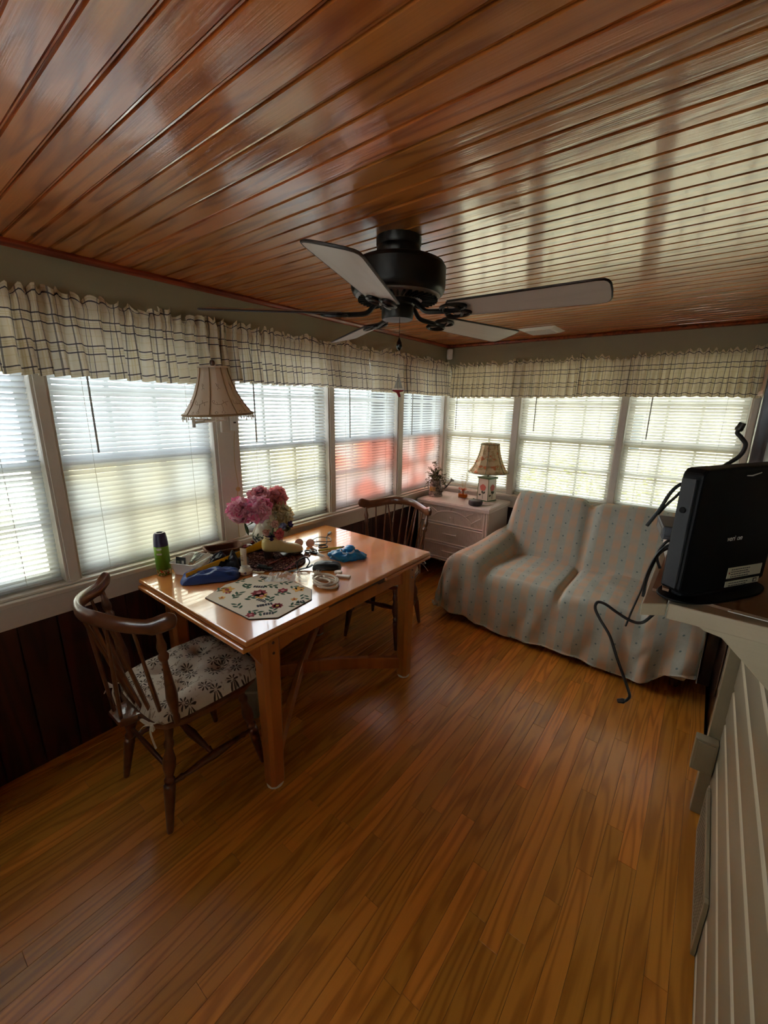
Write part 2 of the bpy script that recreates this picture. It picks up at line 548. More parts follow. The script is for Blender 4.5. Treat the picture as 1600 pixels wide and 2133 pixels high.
def blind(wall, a, b, tilt, label, wand=None, mat=M_SLAT, zbot=0.812, cords=(0.17, 0.83)):
    w = b - a - 0.014
    ztop = 1.925
    if wall == 'L': loc, rz = (-0.036, a + 0.007, 0), PI / 2
    else: loc, rz = (a + 0.007, YB + 0.036, 0), 0.0
    t = thing('window_blind', label, 'blind', loc, rz, 'mini blinds on the windows')
    t.location = loc
    # local: +x along the wall, +y outward, z up
    pitch, sw = 0.0222, 0.025
    def slat():
        m = MB(); n = 4
        ca, sa = math.cos(tilt), math.sin(tilt)
        vs = []
        for i in range(n + 1):
            q = i / n - 0.5
            yy, zz = q * sw, 0.0022 * (1 - 4 * q * q)
            vs += [(0.0, yy * ca + zz * sa, -yy * sa + zz * ca), (w, yy * ca + zz * sa, -yy * sa + zz * ca)]
        return m.add(vs, [(2 * i, 2 * i + 1, 2 * i + 3, 2 * i + 2) for i in range(n)])
    s0 = None
    z = zbot + 0.022
    while z < ztop - 0.03:
        if s0 is None:
            s0 = slat().build('slat', mat, t, (0, 0, z), smooth=True, sharp=180)
        else:
            o = s0.copy(); COL.objects.link(o); o.location = (0, 0, z)
        z += pitch
    MB().box(0, w, -0.014, 0.014, zbot, zbot + 0.012).build('bottom_rail', mat, t, bevel=0.003)
    MB().box(0, w, -0.018, 0.018, ztop - 0.028, ztop).build('headrail', M_SASH, t)
    for c in cords:
        m = MB()
        m.tube([(w * c, -0.0135, zbot + 0.01), (w * c, -0.0135, ztop - 0.02)], 0.0009, 5)
        m.tube([(w * c, 0.0135, zbot + 0.01), (w * c, 0.0135, ztop - 0.02)], 0.0009, 5)
        m.build('ladder_cord', M_CORD, t)
    if wand:
        u, zb = wand
        m = MB(); m.tube([(u, -0.024, ztop - 0.03), (u, -0.026, zb)], 0.0042, 6)
        m.build('tilt_wand', M_WAND, t, smooth=True)
    return t
R = math.radians
blind('L', *LW[0], R(-62), 'white mini blind on the window nearest the viewer, outside the picture')
blind('L', *LW[1], R(44), 'white mini blind with open lower slats at the far left edge, cut by the frame', zbot=0.82)
blind('L', *LW[2], R(-52), 'tightly closed white mini blind behind the spray can and wicker basket', (0.135, 1.36))
blind('L', *LW[3], R(-33), 'white mini blind behind the pink peonies, slats part open', (0.115, 1.36), zbot=0.80)
blind('L', *LW[4], R(-43), 'white mini blind glowing red in its lower half, behind the far chair back', (0.16, 1.345))
blind('L', *LW[5], R(-43), 'narrow corner mini blind glowing red, behind the little watering can', (0.14, 1.33))
blind('B', *BWN[0], R(46), 'cream mini blind behind the table lamp on the wicker dresser', (0.10, 1.36), M_SLAT_CREAM)
blind('B', *BWN[1], R(46), 'cream mini blind behind the sofa, in the middle window of the back wall', (0.125, 1.38), M_SLAT_CREAM)
blind('B', *BWN[2], R(48), 'cream mini blind in the back wall window beside the house siding', (0.14, 1.36), M_SLAT_CREAM)

# ---------------------------------------------------------------- valances
def plaid_mat():
    t = NT('plaid_cotton')
    uv = t.n('ShaderNodeUVMap')
    sp = t.n('ShaderNodeSeparateXYZ'); t.l(uv.outputs[0], sp.inputs[0])
    P = 0.099
    def lines(c, off):
        f = t.m('FRACT', t.m('ADD', t.m('DIVIDE', c, P), off))
        return t.ramp(f, [(0.0, 0.0), (0.10, 1.0), (0.145, 0.0), (0.42, 1.0), (0.465, 0.0)], 'CONSTANT'), f
    lu, fu = lines(sp.outputs[0], 0.0)
    lv, fv = lines(sp.outputs[1], 0.25)
    def tint(f): return t.ramp(f, [(0.0, 0.0), (0.2, 0.0), (0.24, 0.5), (0.27, 0.0), (0.32, 0.5), (0.35, 0.0), (0.7, 0.0), (0.72, 0.35), (0.76, 0.0)], 'CONSTANT')
    base = t.mix(t.noise(t.obj((60, 60, 900)), 1.0, 2), lin(238, 230, 210), lin(222, 210, 186))
    base = t.mix(t.m('MAXIMUM', tint(fu), tint(fv)), base, lin(206, 186, 124))
    both = t.m('MAXIMUM', t.m('MULTIPLY', lu, 0.72), t.m('MULTIPLY', lv, 0.92))
    col = t.mix(both, base, lin(42, 36, 58))
    t.l(col, t.b.inputs['Base Color'])
    t.b.inputs['Roughness'].default_value = 0.9
    t.b.inputs['Specular IOR Level'].default_value = 0.1
    t.bump(t.noise(t.obj((400, 400, 400)), 1.0, 2), 0.15, 0.001)
    translucent(t, col, 0.22)
    return t.mat
M_PLAID = plaid_mat()
def valance(wall, a, b, label, seed, ztop=1.985, zrod=1.935, zbot=1.675):
    L = b - a
    nu, nv = int(L / 0.0065), 26
    def nz(s, k): return mnoise.noise(Vector((s, seed * 7.3 + k * 3.1, k * 1.7)))
    phase = []
    acc = 0.0
    for i in range(nu + 1):
        s = i / nu * L
        acc += (1.0 + 0.75 * nz(s * 5.0, 1)) * L / nu
        phase.append(acc)
    u_arc = []
    acc = 0.0
    for i in range(nu + 1):
        s = i / nu * L
        acc += (1.75 + 1.0 * nz(s * 9, 5)) * L / nu
        u_arc.append(acc)
    def fn(u, v):
        i = min(nu, int(round(u * nu))); s = u * L; ph = phase[i]
        z = ztop + (zbot - ztop) * v
        below = max(0.0, (zrod - 0.012 - z)) / (zrod - zbot)
        amp = 0.012 + 0.024 * min(1.0, below * 1.3)
        w1 = math.sin(ph * 2 * PI / 0.058 + 2.6 * nz(s * 3, 2))
        w2 = math.sin(ph * 2 * PI / 0.031 + 3 * nz(s * 6, 3))
        w3 = nz(s * 10 + v * 0.6, 4)
        d = 0.054 + amp * (0.8 * w1 * (0.45 + 0.9 * abs(nz(s * 2.3, 11))) * 1.3 + 0.5 * w3) + 0.008 * w2 * (1 - 0.5 * below) + 0.012 * below
        if z > zrod + 0.006:
            t = (z - zrod) / (ztop - zrod)
            d += 0.022 * t * math.sin(ph * 2 * PI / 0.046 + 4 * nz(s * 8, 6)) + 0.014 * t * nz(s * 45, 7)
            z += t * (0.034 * nz(s * 13, 8) + 0.012 * math.sin(ph * 2 * PI / 0.045 + 2 * nz(s * 5, 12))) - 0.004 * t
        if abs(z - zrod) < 0.022: d += 0.007
        ds = 0.006 * below * math.sin(ph * 2 * PI / 0.058 + 1.2) + 0.012 * nz(s * 4, 9) * below
        z += below * (0.010 * nz(s * 2.2, 10) + 0.004 * w1)
        d = max(d, 0.012)
        ss = a + s + ds
        if wall == 'L': return (d, ss, z)
        return (ss, YB - d, z)
    m = MB()
    m.grid(nu, nv, fn, lambda u, v: (u_arc[min(nu, int(round(u * nu)))], v * (ztop - zbot)))
    o = m.build('window_valance', M_PLAID, smooth=True, sharp=180)
    return tag(o, label, 'valance', 'plaid valances over the windows')
valance('L', -1.10, -0.12, 'plaid ruffled valance nearest the viewer, outside the picture', 1)
valance('L', -0.12, 1.30, 'cream and navy plaid ruffled valance above the closed blind, at the left edge', 2)
valance('L', 1.30, 2.46, 'cream and navy plaid ruffled valance behind the fan pull chain and bell lampshade', 3, zbot=1.69)
valance('L', 2.46, 3.66, 'cream and navy plaid ruffled valance above the blinds glowing red, next to the corner', 4, zbot=1.68)
valance('B', 0.088, 1.22, 'cream and navy plaid ruffled valance on the back wall above the table lamp', 5, ztop=1.965, zrod=1.92, zbot=1.665)
valance('B', 1.22, 2.325, 'cream and navy plaid ruffled valance on the back wall above the sofa end', 6, ztop=1.975, zrod=1.925, zbot=1.668)

# ---------------------------------------------------------------- outdoors seen through the blinds
def ground_mat():
    t = NT('lawn_and_paving')
    v = t.obj()
    g = t.mix(t.noise(v, 30, 4), lin(158, 151, 116), lin(184, 176, 146))
    p = t.mix(t.noise(v, 8, 3), lin(205, 200, 188), lin(225, 220, 208))
    sp = t.n('ShaderNodeSeparateXYZ'); t.l(v, sp.inputs[0])
    far = t.m('GREATER_THAN', t.m('ADD', sp.outputs[1], t.m('MULTIPLY', t.noise(v, 0.6, 2), 0.8)), 5.9)
    t.l(t.mix(far, p, g), t.b.inputs['Base Color'])
    t.b.inputs['Roughness'].default_value = 0.95
    return t.mat
M_GROUND = ground_mat()
struct(MB().add([(-45, -45, -0.75), (45, -45, -0.75), (45, 45, -0.75), (-45, 45, -0.75)], [(0, 1, 2, 3)]).build('ground_outside', M_GROUND))
struct(MB().box(-0.45, 9.0, -9.0, YB + 0.40, 2.22, 2.34).build('roof', M_WHITE))
M_LEAF = plain('shrub_leaf', lin(146, 148, 100), 0.6, var=0.4, bscale=6, trans=0.35)
def shrub(x, y, r, h, seed, label):
    rd = random.Random(seed); m = MB()
    for i in range(1500):
        u = Vector((rd.gauss(0, 1), rd.gauss(0, 1), rd.gauss(0, 1))).normalized() * (0.75 + 0.3 * rd.random())
        c = Vector((x + u.x * r, y + u.y * r, -0.75 + h * 0.5 + u.z * h * 0.5))
        M = Matrix.Translation(c) @ Matrix.Rotation(rd.random() * 6, 4, 'Z') @ Matrix.Rotation(rd.random() * 3, 4, 'X')
        s = rd.uniform(0.03, 0.06)
        m.add([M @ Vector(p) for p in ((-s, 0, 0), (0, -s * 0.5, 0.004), (s, 0, 0), (0, s * 0.5, 0.004))], [(0, 1, 2, 3)])
    t = thing('shrub', label, 'shrub', (0, 0, 0), 0, 'shrubs outside the windows')
    m.build('foliage', M_LEAF, t)
    m2 = MB()
    for k in range(5):
        a = k * 1.3
        m2.tube([(x, y, -0.75), (x + 0.3 * r * math.cos(a), y + 0.3 * r * math.sin(a), -0.75 + h * 0.6)], [0.03, 0.012], 6)
    m2.build('stem', M_DARKBROWN, t)
for k, (x, y, r, h, lb) in enumerate(((0.3, 6.9, 0.7, 1.7, 'green shrub outside, behind the table lamp window'), (1.9, 8.6, 0.9, 1.5, 'green shrub outside, behind the middle back window'),
        (-2.6, 1.9, 0.6, 1.25, 'low green shrub outside, behind the peony window'), (3.6, 6.4, 0.8, 1.5, 'green shrub outside, behind the back window beside the siding'), (-2.4, -0.6, 0.55, 1.0, 'low green shrub outside the window at the left edge'))):
    shrub(x, y, r, h, 40 + k, lb)
# neighbour house across the lawn
M_HSIDE = plain('pale_house_siding', lin(196, 188, 166), 0.7, bscale=3)
hs = thing('neighbour_house', 'pale neighbouring house across the lawn, seen through the back blinds', 'house', (1.5, 15.0, -0.75))
m = MB().box(-7, 7, 0, 6, 0, 3.2); m.build('wall', M_HSIDE, hs)
MB().prism([(-0.4, 3.2), (6.4, 3.2), (3.0, 5.2)], -7.3, 7.3, Matrix(((0, 0, 1, 0), (1, 0, 0, 0), (0, 1, 0, 0), (0, 0, 0, 1)))).build('roof', plain('grey_shingle', lin(120, 112, 106), 0.9, bscale=12, var=0.2), hs)
for xx in (-5.0, -1.5, 2.0, 5.0):
    wdw = MB().box(xx - 0.5, xx + 0.5, -0.05, 0.01, 1.0, 2.3).build('window', M_SASH, hs)
    MB().box(xx - 0.42, xx + 0.42, -0.06, -0.04, 1.08, 2.22).build('pane', plain('dark_house_glass', lin(70, 80, 90), 0.1), wdw)
# ---------------------------------------------------------------- ceiling fan
M_FANBLK = plain('matte_black_metal', lin(30, 30, 30), 0.42, metal=0.2, bump=0.04, bscale=300)
M_BLADE = wood('grey_fan_blade', lin(190, 176, 170), lin(168, 152, 146), axis=0, across=20, along=2, ring=3, rough=0.5, coat=0.1, bump=0.05, var=0.02, contrast=0.25, fiber=0.2)
M_BLADE_EDGE = plain('dark_blade_edge', lin(44, 34, 32), 0.5)
FX, FY = 1.156, 1.308
fan = thing('ceiling_fan', 'black ceiling fan with five grey blades under the varnished wood ceiling', 'ceiling fan', (FX, FY, 0))
MB().lathe([(0.0, 2.14), (0.078, 2.14), (0.078, 2.118), (0.075, 2.112), (0.077, 2.104), (0.078, 2.088), (0.070, 2.074), (0.060, 2.066), (0.05, 2.060)], 40).build('canopy', M_FANBLK, fan, smooth=True)
motor = MB().lathe([(0.05, 2.066), (0.148, 2.062), (0.160, 2.056), (0.165, 2.046), (0.167, 2.044), (0.167, 1.985), (0.165, 1.975), (0.160, 1.964), (0.150, 1.956)], 56).build('motor_housing', M_FANBLK, fan, smooth=True)
vent = MB().lathe([(0.150, 1.956), (0.145, 1.952), (0.090, 1.944), (0.060, 1.944)], 56, caps=False)
vent.build('vent_plate', plain('grey_vent_metal', lin(136, 130, 128), 0.45), fan, smooth=True)
m0 = None
for k in range(40):
    a = 2 * PI * k / 40
    Mx = Matrix.Rotation(a, 4, 'Z')
    if m0 is None:
        mm = MB(); mm.box(0.088, 0.142, -0.0035, 0.0035, 1.940, 1.947, M=Matrix.Rotation(0.0, 4, 'Z'))
        m0 = mm.build('vent_slot', M_BLACK, motor, rot=(0, 0, a))
    else:
        o = m0.copy(); COL.objects.link(o); o.rotation_euler = (0, 0, a)
MB().lathe([(0.05, 1.950), (0.062, 1.945), (0.062, 1.930), (0.057, 1.925), (0.057, 1.886), (0.054, 1.880), (0.0, 1.878)], 40).build('switch_housing', M_FANBLK, fan, smooth=True)
ZB = 1.898
def blade_outline():
    pts = []
    r0, r1 = 0.215, 0.685
    w0, w1 = 0.052, 0.068
    for i in range(9):
        t = i / 8; pts.append((r0 + (r1 - 0.035 - r0) * t, -(w0 + (w1 - w0) * t)))
    for i in range(1, 8):
        a = -PI / 2 + PI * i / 8
        # squared off rounded tip
        c, s_ = math.cos(a), math.sin(a)
        pts.append((r1 - 0.035 + 0.035 * abs(c) ** 0.6, (w1) * (abs(s_) ** 0.55) * (1 if s_ > 0 else -1)))
    for i in range(9):
        t = 1 - i / 8; pts.append((r0 + (r1 - 0.035 - r0) * t, (w0 + (w1 - w0) * t)))
    for i in range(1, 4):
        a = PI / 2 + PI * i / 4
        pts.append((r0 + 0.014 * math.cos(a), w0 * math.sin(a)))
    return pts
bo = blade_outline()
for k in range(5):
    a = R(6 + 72 * k)
    br = bpy.data.objects.new('blade_assembly', None); COL.objects.link(br); br.parent = fan
    br.location = (0, 0, ZB); br.rotation_euler = (0, 0, a)
    Mt = Matrix.Rotation(R(-13), 4, 'X')
    MB().prism(bo, -0.003, 0.003, Mt).build('blade', M_BLADE, br, bevel=0.0008)
    m = MB(); m.tube([Mt @ Vector((p[0], p[1], 0.0)) for p in bo], 0.0036, 6, closed=True); m.build('blade_edge', M_BLADE_EDGE, br, smooth=True)
    m = MB()
    arm = bez([(0.055, 0, 0.045), (0.085, 0, 0.025), (0.11, 0, 0.002), (0.15, 0, -0.004), (0.20, 0, -0.006)], 6)
    m.tube(arm, 0.0085, 8)
    ring = []
    for cx, cy, rx, ry in ((0.215, 0.0, 0.030, 0.045), (0.225, 0.024, 0.044, 0.020), (0.225, -0.024, 0.044, 0.020)):
        m.tube([Mt @ Vector((cx + rx * math.cos(t), cy + ry * math.sin(t), -0.008)) for t in [2 * PI * i / 20 for i in range(20)]], 0.0055, 6, closed=True)
    m.build('blade_iron', M_FANBLK, br, smooth=True)
# pull chain with dark drop
M_CHAIN = plain('dark_bead_chain', lin(60, 54, 50), 0.3, metal=0.8)
m = MB()
cx, cy = 0.040, -0.040
for i in range(26):
    zz = 1.925 - i * 0.0048
    m.lathe([(0.0, -0.002), (0.0016, -0.001), (0.0016, 0.001), (0.0, 0.002)], 6, Matrix.Translation((cx, cy, zz)))
m.build('pull_chain', M_CHAIN, fan)
MB().lathe([(0.0, 1.770), (0.007, 1.775), (0.0105, 1.784), (0.008, 1.797), (0.003, 1.808), (0.0015, 1.812)], 14, Matrix.Translation((cx, cy, 0))).build('pull_drop', plain('dark_glass_drop', lin(22, 20, 18), 0.12), fan, smooth=True)
# sailboat ornament on the second chain
M_SAIL = plain('silver_sail', lin(170, 168, 158), 0.35, metal=0.3)
M_REDHULL = plain('red_hull_paint', lin(150, 24, 32), 0.35)
bx, by = cx - 0.004, cy + 0.004
sb = thing('sailboat_ornament', 'little red and silver sailboat ornament hanging below the fan', 'ornament', (FX + bx, FY + by, 0))
m = MB(); m.tube([(0, 0, 1.770), (0, 0, 1.690)], 0.0008, 5); m.build('cord', M_CORD, sb)
v0 = Matrix.Rotation(YAW, 4, 'Z')
def vp(px, pz, t=0.0012): return [Vector((px, -t, pz)), Vector((px, t, pz))]
Mv = v0 @ Matrix(((1, 0, 0, 0), (0, 0, -1, 0), (0, 1, 0, 0), (0, 0, 0, 1)))
MB().prism([(0.002, 1.690), (0.017, 1.642), (0.002, 1.642)], -0.001, 0.001, Mv).build('sail', M_SAIL, sb)
MB().prism([(-0.001, 1.682), (-0.001, 1.642), (-0.015, 1.642)], -0.001, 0.001, Mv).build('sail', M_SAIL, sb)
m = MB(); m.tube([(0, 0, 1.692), (0, 0, 1.632)], 0.0012, 6); m.build('mast', M_CHAIN, sb)
MB().prism([(-0.022, 1.636), (0.022, 1.636), (0.019, 1.631), (0.006, 1.628), (0.011, 1.612), (0.003, 1.610), (-0.005, 1.626), (-0.018, 1.631)], -0.005, 0.005, Mv).build('hull', M_REDHULL, sb, bevel=0.001)
MB().prism([(-0.022, 1.640), (0.022, 1.640), (0.022, 1.636), (-0.022, 1.636)], -0.0055, 0.0055, Mv).build('deck', M_SASH, sb, bevel=0.0008)

# ceiling air vent and the motion sensor in the corner
M_VENT = plain('white_vent_metal', lin(222, 216, 206), 0.4)
cv = thing('ceiling_vent', 'white metal air vent in the wood ceiling above the back wall', 'vent', (0.0, 0.0, 0))
m = MB()
x0, x1, y0, y1 = 0.86, 1.13, 3.20, 3.46
zt, zb = ZC - 0.0005, ZC - 0.014
ins = 0.03
vs = [(x0, y0, zt), (x1, y0, zt), (x1, y1, zt), (x0, y1, zt), (x0 + ins, y0 + ins, zb), (x1 - ins, y0 + ins, zb), (x1 - ins, y1 - ins, zb), (x0 + ins, y1 - ins, zb)]
m.add(vs, [(i, 4 + i, 4 + (i + 1) % 4, (i + 1) % 4) for i in range(4)] + [(4, 7, 6, 5)])
m.build('frame', M_VENT, cv)
for k in range(9):
    yy = y0 + 0.05 + k * 0.02
    MB().box(x0 + 0.045, x1 - 0.045, yy, yy + 0.004, zb - 0.006, zb + 0.001, M=None).build('louvre', M_VENT, cv)
ms = thing('motion_sensor', 'small white motion sensor in the ceiling corner', 'sensor', (0.055, 3.645, 2.055), R(-45))
MB().box(-0.028, 0.028, -0.022, 0.022, -0.045, 0.045).build('case', M_VENT, ms, bevel=0.008)
MB().box(-0.018, 0.018, -0.0235, -0.021, -0.03, 0.0).build('lens', M_SASH, ms, bevel=0.002)

# ---------------------------------------------------------------- dining table
M_TABLE = wood('honey_maple', lin(210, 134, 66), lin(170, 98, 40), axis=1, across=5, along=0.5, ring=3, rough=0.22, coat=0.9, coatr=0.04, bump=0.03, var=0.03, contrast=0.35, fiber=0.25)
M_TABLE_LEG = wood('honey_maple_leg', lin(190, 116, 54), lin(140, 76, 32), axis=2, across=9, along=0.8, ring=3, rough=0.3, coat=0.5, coatr=0.1, bump=0.05, var=0.06, contrast=0.35)
M_DARKWOOD = wood('dark_walnut', lin(96, 58, 36), lin(56, 30, 18), axis=1, across=12, along=1, ring=3, var=0.05)
TX0, TX1, TY0, TY1, TZ = 0.062, 0.935, 0.742, 1.985, 0.757
tb = thing('dining_table', 'honey maple draw-leaf dining table covered with clutter by the windows', 'table', (0, 0, 0))
MB().box(TX0, TX1, TY0, TY1, TZ - 0.022, TZ).build('table_top', M_TABLE, tb, bevel=0.006)
MB().box(TX0 + 0.01, TX1 - 0.004, TY0 - 0.012, TY0 + 0.42, TZ - 0.047, TZ - 0.026).build('draw_leaf', M_TABLE, tb, bevel=0.006)
MB().box(TX0 + 0.01, TX1 - 0.004, TY1 - 0.42, TY1 + 0.012, TZ - 0.047, TZ - 0.026).build('draw_leaf', M_TABLE, tb, bevel=0.006)
MB().box(TX0 + 0.02, TX1 - 0.015, TY0 + 0.42, TY1 - 0.42, TZ - 0.040, TZ - 0.024).build('draw_leaf_gap_board', M_DARKWOOD, tb)
LX0, LX1, LY0, LY1 = 0.135, 0.878, 0.868, 1.822
# long aprons with arched ends, short aprons
def apron_poly(l, h0=0.115, h1=0.085):
    pts = [(0, 0), (l, 0), (l, -h0)]
    n = 14
    for i in range(n + 1):
        t = 1 - i / n
        e = min(t, 1 - t)
        d = h1 + (h0 - h1) * (1 - sstep(0.0, 0.12, e)) if e < 0.12 else h1
        pts.append((l * t, -d))
    return pts
My = Matrix(((0, 0, 1, 0), (1, 0, 0, 0), (0, 1, 0, 0), (0, 0, 0, 1)))    # poly x->Y, y->Z, extrude->X
Mxz = Matrix(((1, 0, 0, 0), (0, 0, 1, 0), (0, 1, 0, 0), (0, 0, 0, 1)))   # poly x->X, y->Z, extrude->Y
for xx in (LX0 - 0.002, LX1 - 0.020):
    MB().prism(apron_poly(LY1 - LY0), 0, 0.022, Matrix.Translation((xx, LY0, TZ - 0.048)) @ My).build('apron', M_TABLE_LEG, tb, bevel=0.002)
for yy in (LY0 - 0.01, LY1 - 0.012):
    MB().prism(apron_poly(LX1 - LX0), 0, 0.022, Matrix.Translation((LX0, yy, TZ - 0.048)) @ Mxz).build('apron', M_TABLE_LEG, tb, bevel=0.002)
for yy in (LY0 + 0.17, LY1 - 0.26):
    MB().box(LX1 + 0.001, LX1 + 0.012, yy, yy + 0.07, TZ - 0.074, TZ - 0.049).build('leaf_slide', M_DARKWOOD, tb)
for xx in (LX0, LX1):
    for yy in (LY0, LY1):
        s, c = 0.041, 0.016
        oct_ = [(-s + c, -s), (s - c, -s), (s, -s + c), (s, s - c), (s - c, s), (-s + c, s), (-s, s - c), (-s, -s + c)]
        m = MB()
        vs = []
        for zz, f in ((0.012, 0.84), (0.16, 0.88), (0.55, 1.0), (0.60, 1.0), (TZ - 0.048, 1.0)):
            vs += [(p[0] * f, p[1] * f, zz) for p in oct_]
        fs = [tuple(range(7, -1, -1)), tuple(range(32, 40))]
        for q in range(4):
            fs += [(q * 8 + i, q * 8 + (i + 1) % 8, q * 8 + 8 + (i + 1) % 8, q * 8 + 8 + i) for i in range(8)]
        m.add(vs, fs)
        lg = m.build('leg', M_TABLE_LEG, tb, (xx, yy, 0), bevel=0.002)
        MB().lathe([(0.036, 0.0), (0.036, 0.010), (0.034, 0.013)], 20).build('glide', M_SASH, lg, smooth=True)
        m = MB()
        sy = 1 if yy == LY1 else -1
        # curved bracket under the overhanging end
        br = [(0, 0.0), (0.060 * 1, 0.0), (0.048, -0.03), (0.020, -0.075), (0.0, -0.11)]
        m.prism(br, -0.016, 0.016, Matrix(((0, 0, 1, 0), (sy, 0, 0, sy * s * 0.95), (0, 1, 0, TZ - 0.048), (0, 0, 0, 1))))
        m.build('bracket', M_TABLE_LEG, lg, bevel=0.002)
        for zz in (0.645, 0.690):
            MB().lathe([(0.006, 0.0), (0.005, 0.003), (0.0, 0.004)], 10, Matrix.Translation((s, 0.0, zz)) @ Matrix.Rotation(PI / 2, 4, 'Y')).build('peg', M_DARKWOOD, lg, smooth=True)
# crossed bowed stretchers
def stretcher(a, b, z0, rise, name):
    a, b = Vector(a), Vector(b); d = (b - a); n = 24
    side = Vector((-d.y, d.x, 0)).normalized() * 0.014
    m = MB(); vs = []
    for i in range(n + 1):
        t = i / n; p = a + d * t; zc = z0 + rise * math.sin(PI * t)
        for sx, sz in ((-1, -1), (1, -1), (1, 1), (-1, 1)):
            vs.append((p.x + side.x * sx, p.y + side.y * sx, zc + 0.036 * sz))
    fs = []
    for i in range(n):
        fs += [(i * 4 + k, i * 4 + (k + 1) % 4, i * 4 + 4 + (k + 1) % 4, i * 4 + 4 + k) for k in range(4)]
    m.add(vs, fs)
    m.build(name, M_TABLE_LEG, tb, bevel=0.003)
stretcher((LX0, LY0, 0), (LX1, LY1, 0), 0.085, 0.060, 'stretcher')
stretcher((LX1, LY0, 0), (LX0, LY1, 0), 0.085, 0.062, 'stretcher')

# ---------------------------------------------------------------- windsor chairs
M_CHAIR = wood('dark_maple_chair', lin(112, 68, 42), lin(66, 36, 20), axis=0, across=14, along=1.4, ring=3, rough=0.28, coat=0.6, coatr=0.1, bump=0.05, var=0.04, contrast=0.4)
def make_chair(label, loc, rot):
    t = thing('windsor_chair', label, 'chair', loc, rot, 'windsor chairs at the dining table')
    half = [(0.0, -0.275), (-0.045, -0.275), (-0.058, -0.255), (-0.062, -0.215), (-0.13, -0.205), (-0.19, -0.175), (-0.222, -0.10), (-0.236, 0.02), (-0.232, 0.13), (-0.205, 0.195), (-0.12, 0.222), (0.0, 0.228)]
    outline = half + [(-x, y) for x, y in reversed(half[1:-1])]
    m = MB()
    n = len(outline)
    vs, fs = [], []
    for f, zz in ((0.90, 0.424), (0.985, 0.430), (1.0, 0.440), (0.99, 0.452), (0.93, 0.456), (0.6, 0.447), (0.2, 0.444)):
        vs += [(x * f, y * f, zz) for x, y in outline]
    for q in range(6):
        fs += [(q * n + i, q * n + (i + 1) % n, (q + 1) * n + (i + 1) % n, (q + 1) * n + i) for i in range(n)]
    fs += [tuple(range(n - 1, -1, -1)), tuple(6 * n + i for i in range(n))]
    m.add(vs, [tuple(reversed(f)) if False else f for f in fs])
    m.build('seat', M_CHAIR, t, smooth=True, sharp=50)
    lp = [(0, .0105), (.02, .012), (.40, .0215), (.435, .020), (.445, .014), (.465, .019), (.485, .019), (.50, .0135), (.53, .017), (.60, .0235), (.66, .0225), (.75, .013), (.78, .018), (.81, .018), (.84, .013), (.90, .016), (1, .015)]
    legs = {}
    for sx in (-1, 1):
        for sy in (-1, 1):
            p0, p1 = Vector((sx * 0.197, sy * 0.21, 0)), Vector((sx * 0.150, sy * 0.145, 0.432))
            legs[(sx, sy)] = (p0, p1)
            MB().turned(p0, p1, lp, 14).build('leg', M_CHAIR, t, smooth=True, sharp=60)
    def on(k, z): p0, p1 = legs[k]; return p0.lerp(p1, z / p1.z)
    sp = [(0, .008), (.1, .009), (.13, .013), (.16, .009), (.3, .013), (.5, .0185), (.7, .013), (.84, .009), (.87, .013), (.9, .009), (1, .008)]
    mids = []
    for sx in (-1, 1):
        a, b = on((sx, -1), 0.185), on((sx, 1), 0.185)
        MB().turned(a, b, sp, 12).build('stretcher', M_CHAIR, t, smooth=True, sharp=60)
        mids.append(a.lerp(b, 0.5))
    MB().turned(mids[0], mids[1], sp, 12).build('stretcher', M_CHAIR, t, smooth=True, sharp=60)
    MB().turned(on((-1, -1), 0.245), on((1, -1), 0.245), [(0, .007), (.5, .010), (1, .007)], 10).build('stretcher', M_CHAIR, t, smooth=True)
    # crest rail
    def crest(s):      # s -1..1
        a = abs(s)
        return Vector((0.282 * s, -0.315 + 0.185 * a ** 1.9, 0.868 + 0.026 * (1 - sstep(0.2, 0.85, a)) + 0.022 * sstep(0.80, 1.0, a)))
    path, rad = [], []
    for i in range(61):
        s = math.sin((-1 + 2 * i / 60) * PI / 2); path.append(crest(s))
        rad.append(0.0125 * (1.0 if abs(s) < 0.80 else 1.12 if abs(s) < 0.94 else math.sqrt(max(0.03, 1 - ((abs(s) - 0.94) / 0.062) ** 2)) * 1.12))
    m = MB(); m.tube(path, rad, 12, flat=2.25)
    m.build('crest_rail', M_CHAIR, t, smooth=True, sharp=60)
    pp = [(0, .012), (.06, .013), (.10, .010), (.16, .015), (.30, .0205), (.42, .016), (.62, .010), (.68, .010), (.70, .016), (.735, .018), (.76, .011), (.79, .015), (.83, .0165), (.90, .010), (1, .008)]
    for sx in (-1, 1):
        MB().turned((sx * 0.198, -0.135, 0.448), crest(sx * 0.86) - Vector((0, 0, 0.012)), pp, 12).build('back_post', M_CHAIR, t, smooth=True, sharp=60)
    for k in range(7):
        q = (k - 3) / 3
        b = Vector((0.150 * q, -0.192 + 0.028 * q * q, 0.448))
        MB().turned(b, crest(q * 0.66) - Vector((0, 0, 0.012)), [(0, .0062), (.3, .0085), (.6, .0062), (1, .0052)], 8).build('spindle', M_CHAIR, t, smooth=True)
    for sx in (-1, 1):
        MB().turned((sx * 0.030, -0.258, 0.448), crest(sx * 0.40) - Vector((0, 0.0, 0.010)), [(0, .0062), (.4, .0078), (1, .005)], 8).build('brace_spindle', M_CHAIR, t, smooth=True)
    return t
CA, CB = (0.548, 0.692, 0), (0.455, 2.165, 0)
make_chair('dark windsor chair in front, its curved crest rail below the window sill', CA, 0.0)
make_chair('dark windsor chair at the far end of the table, beside the white dresser', CB, R(192))

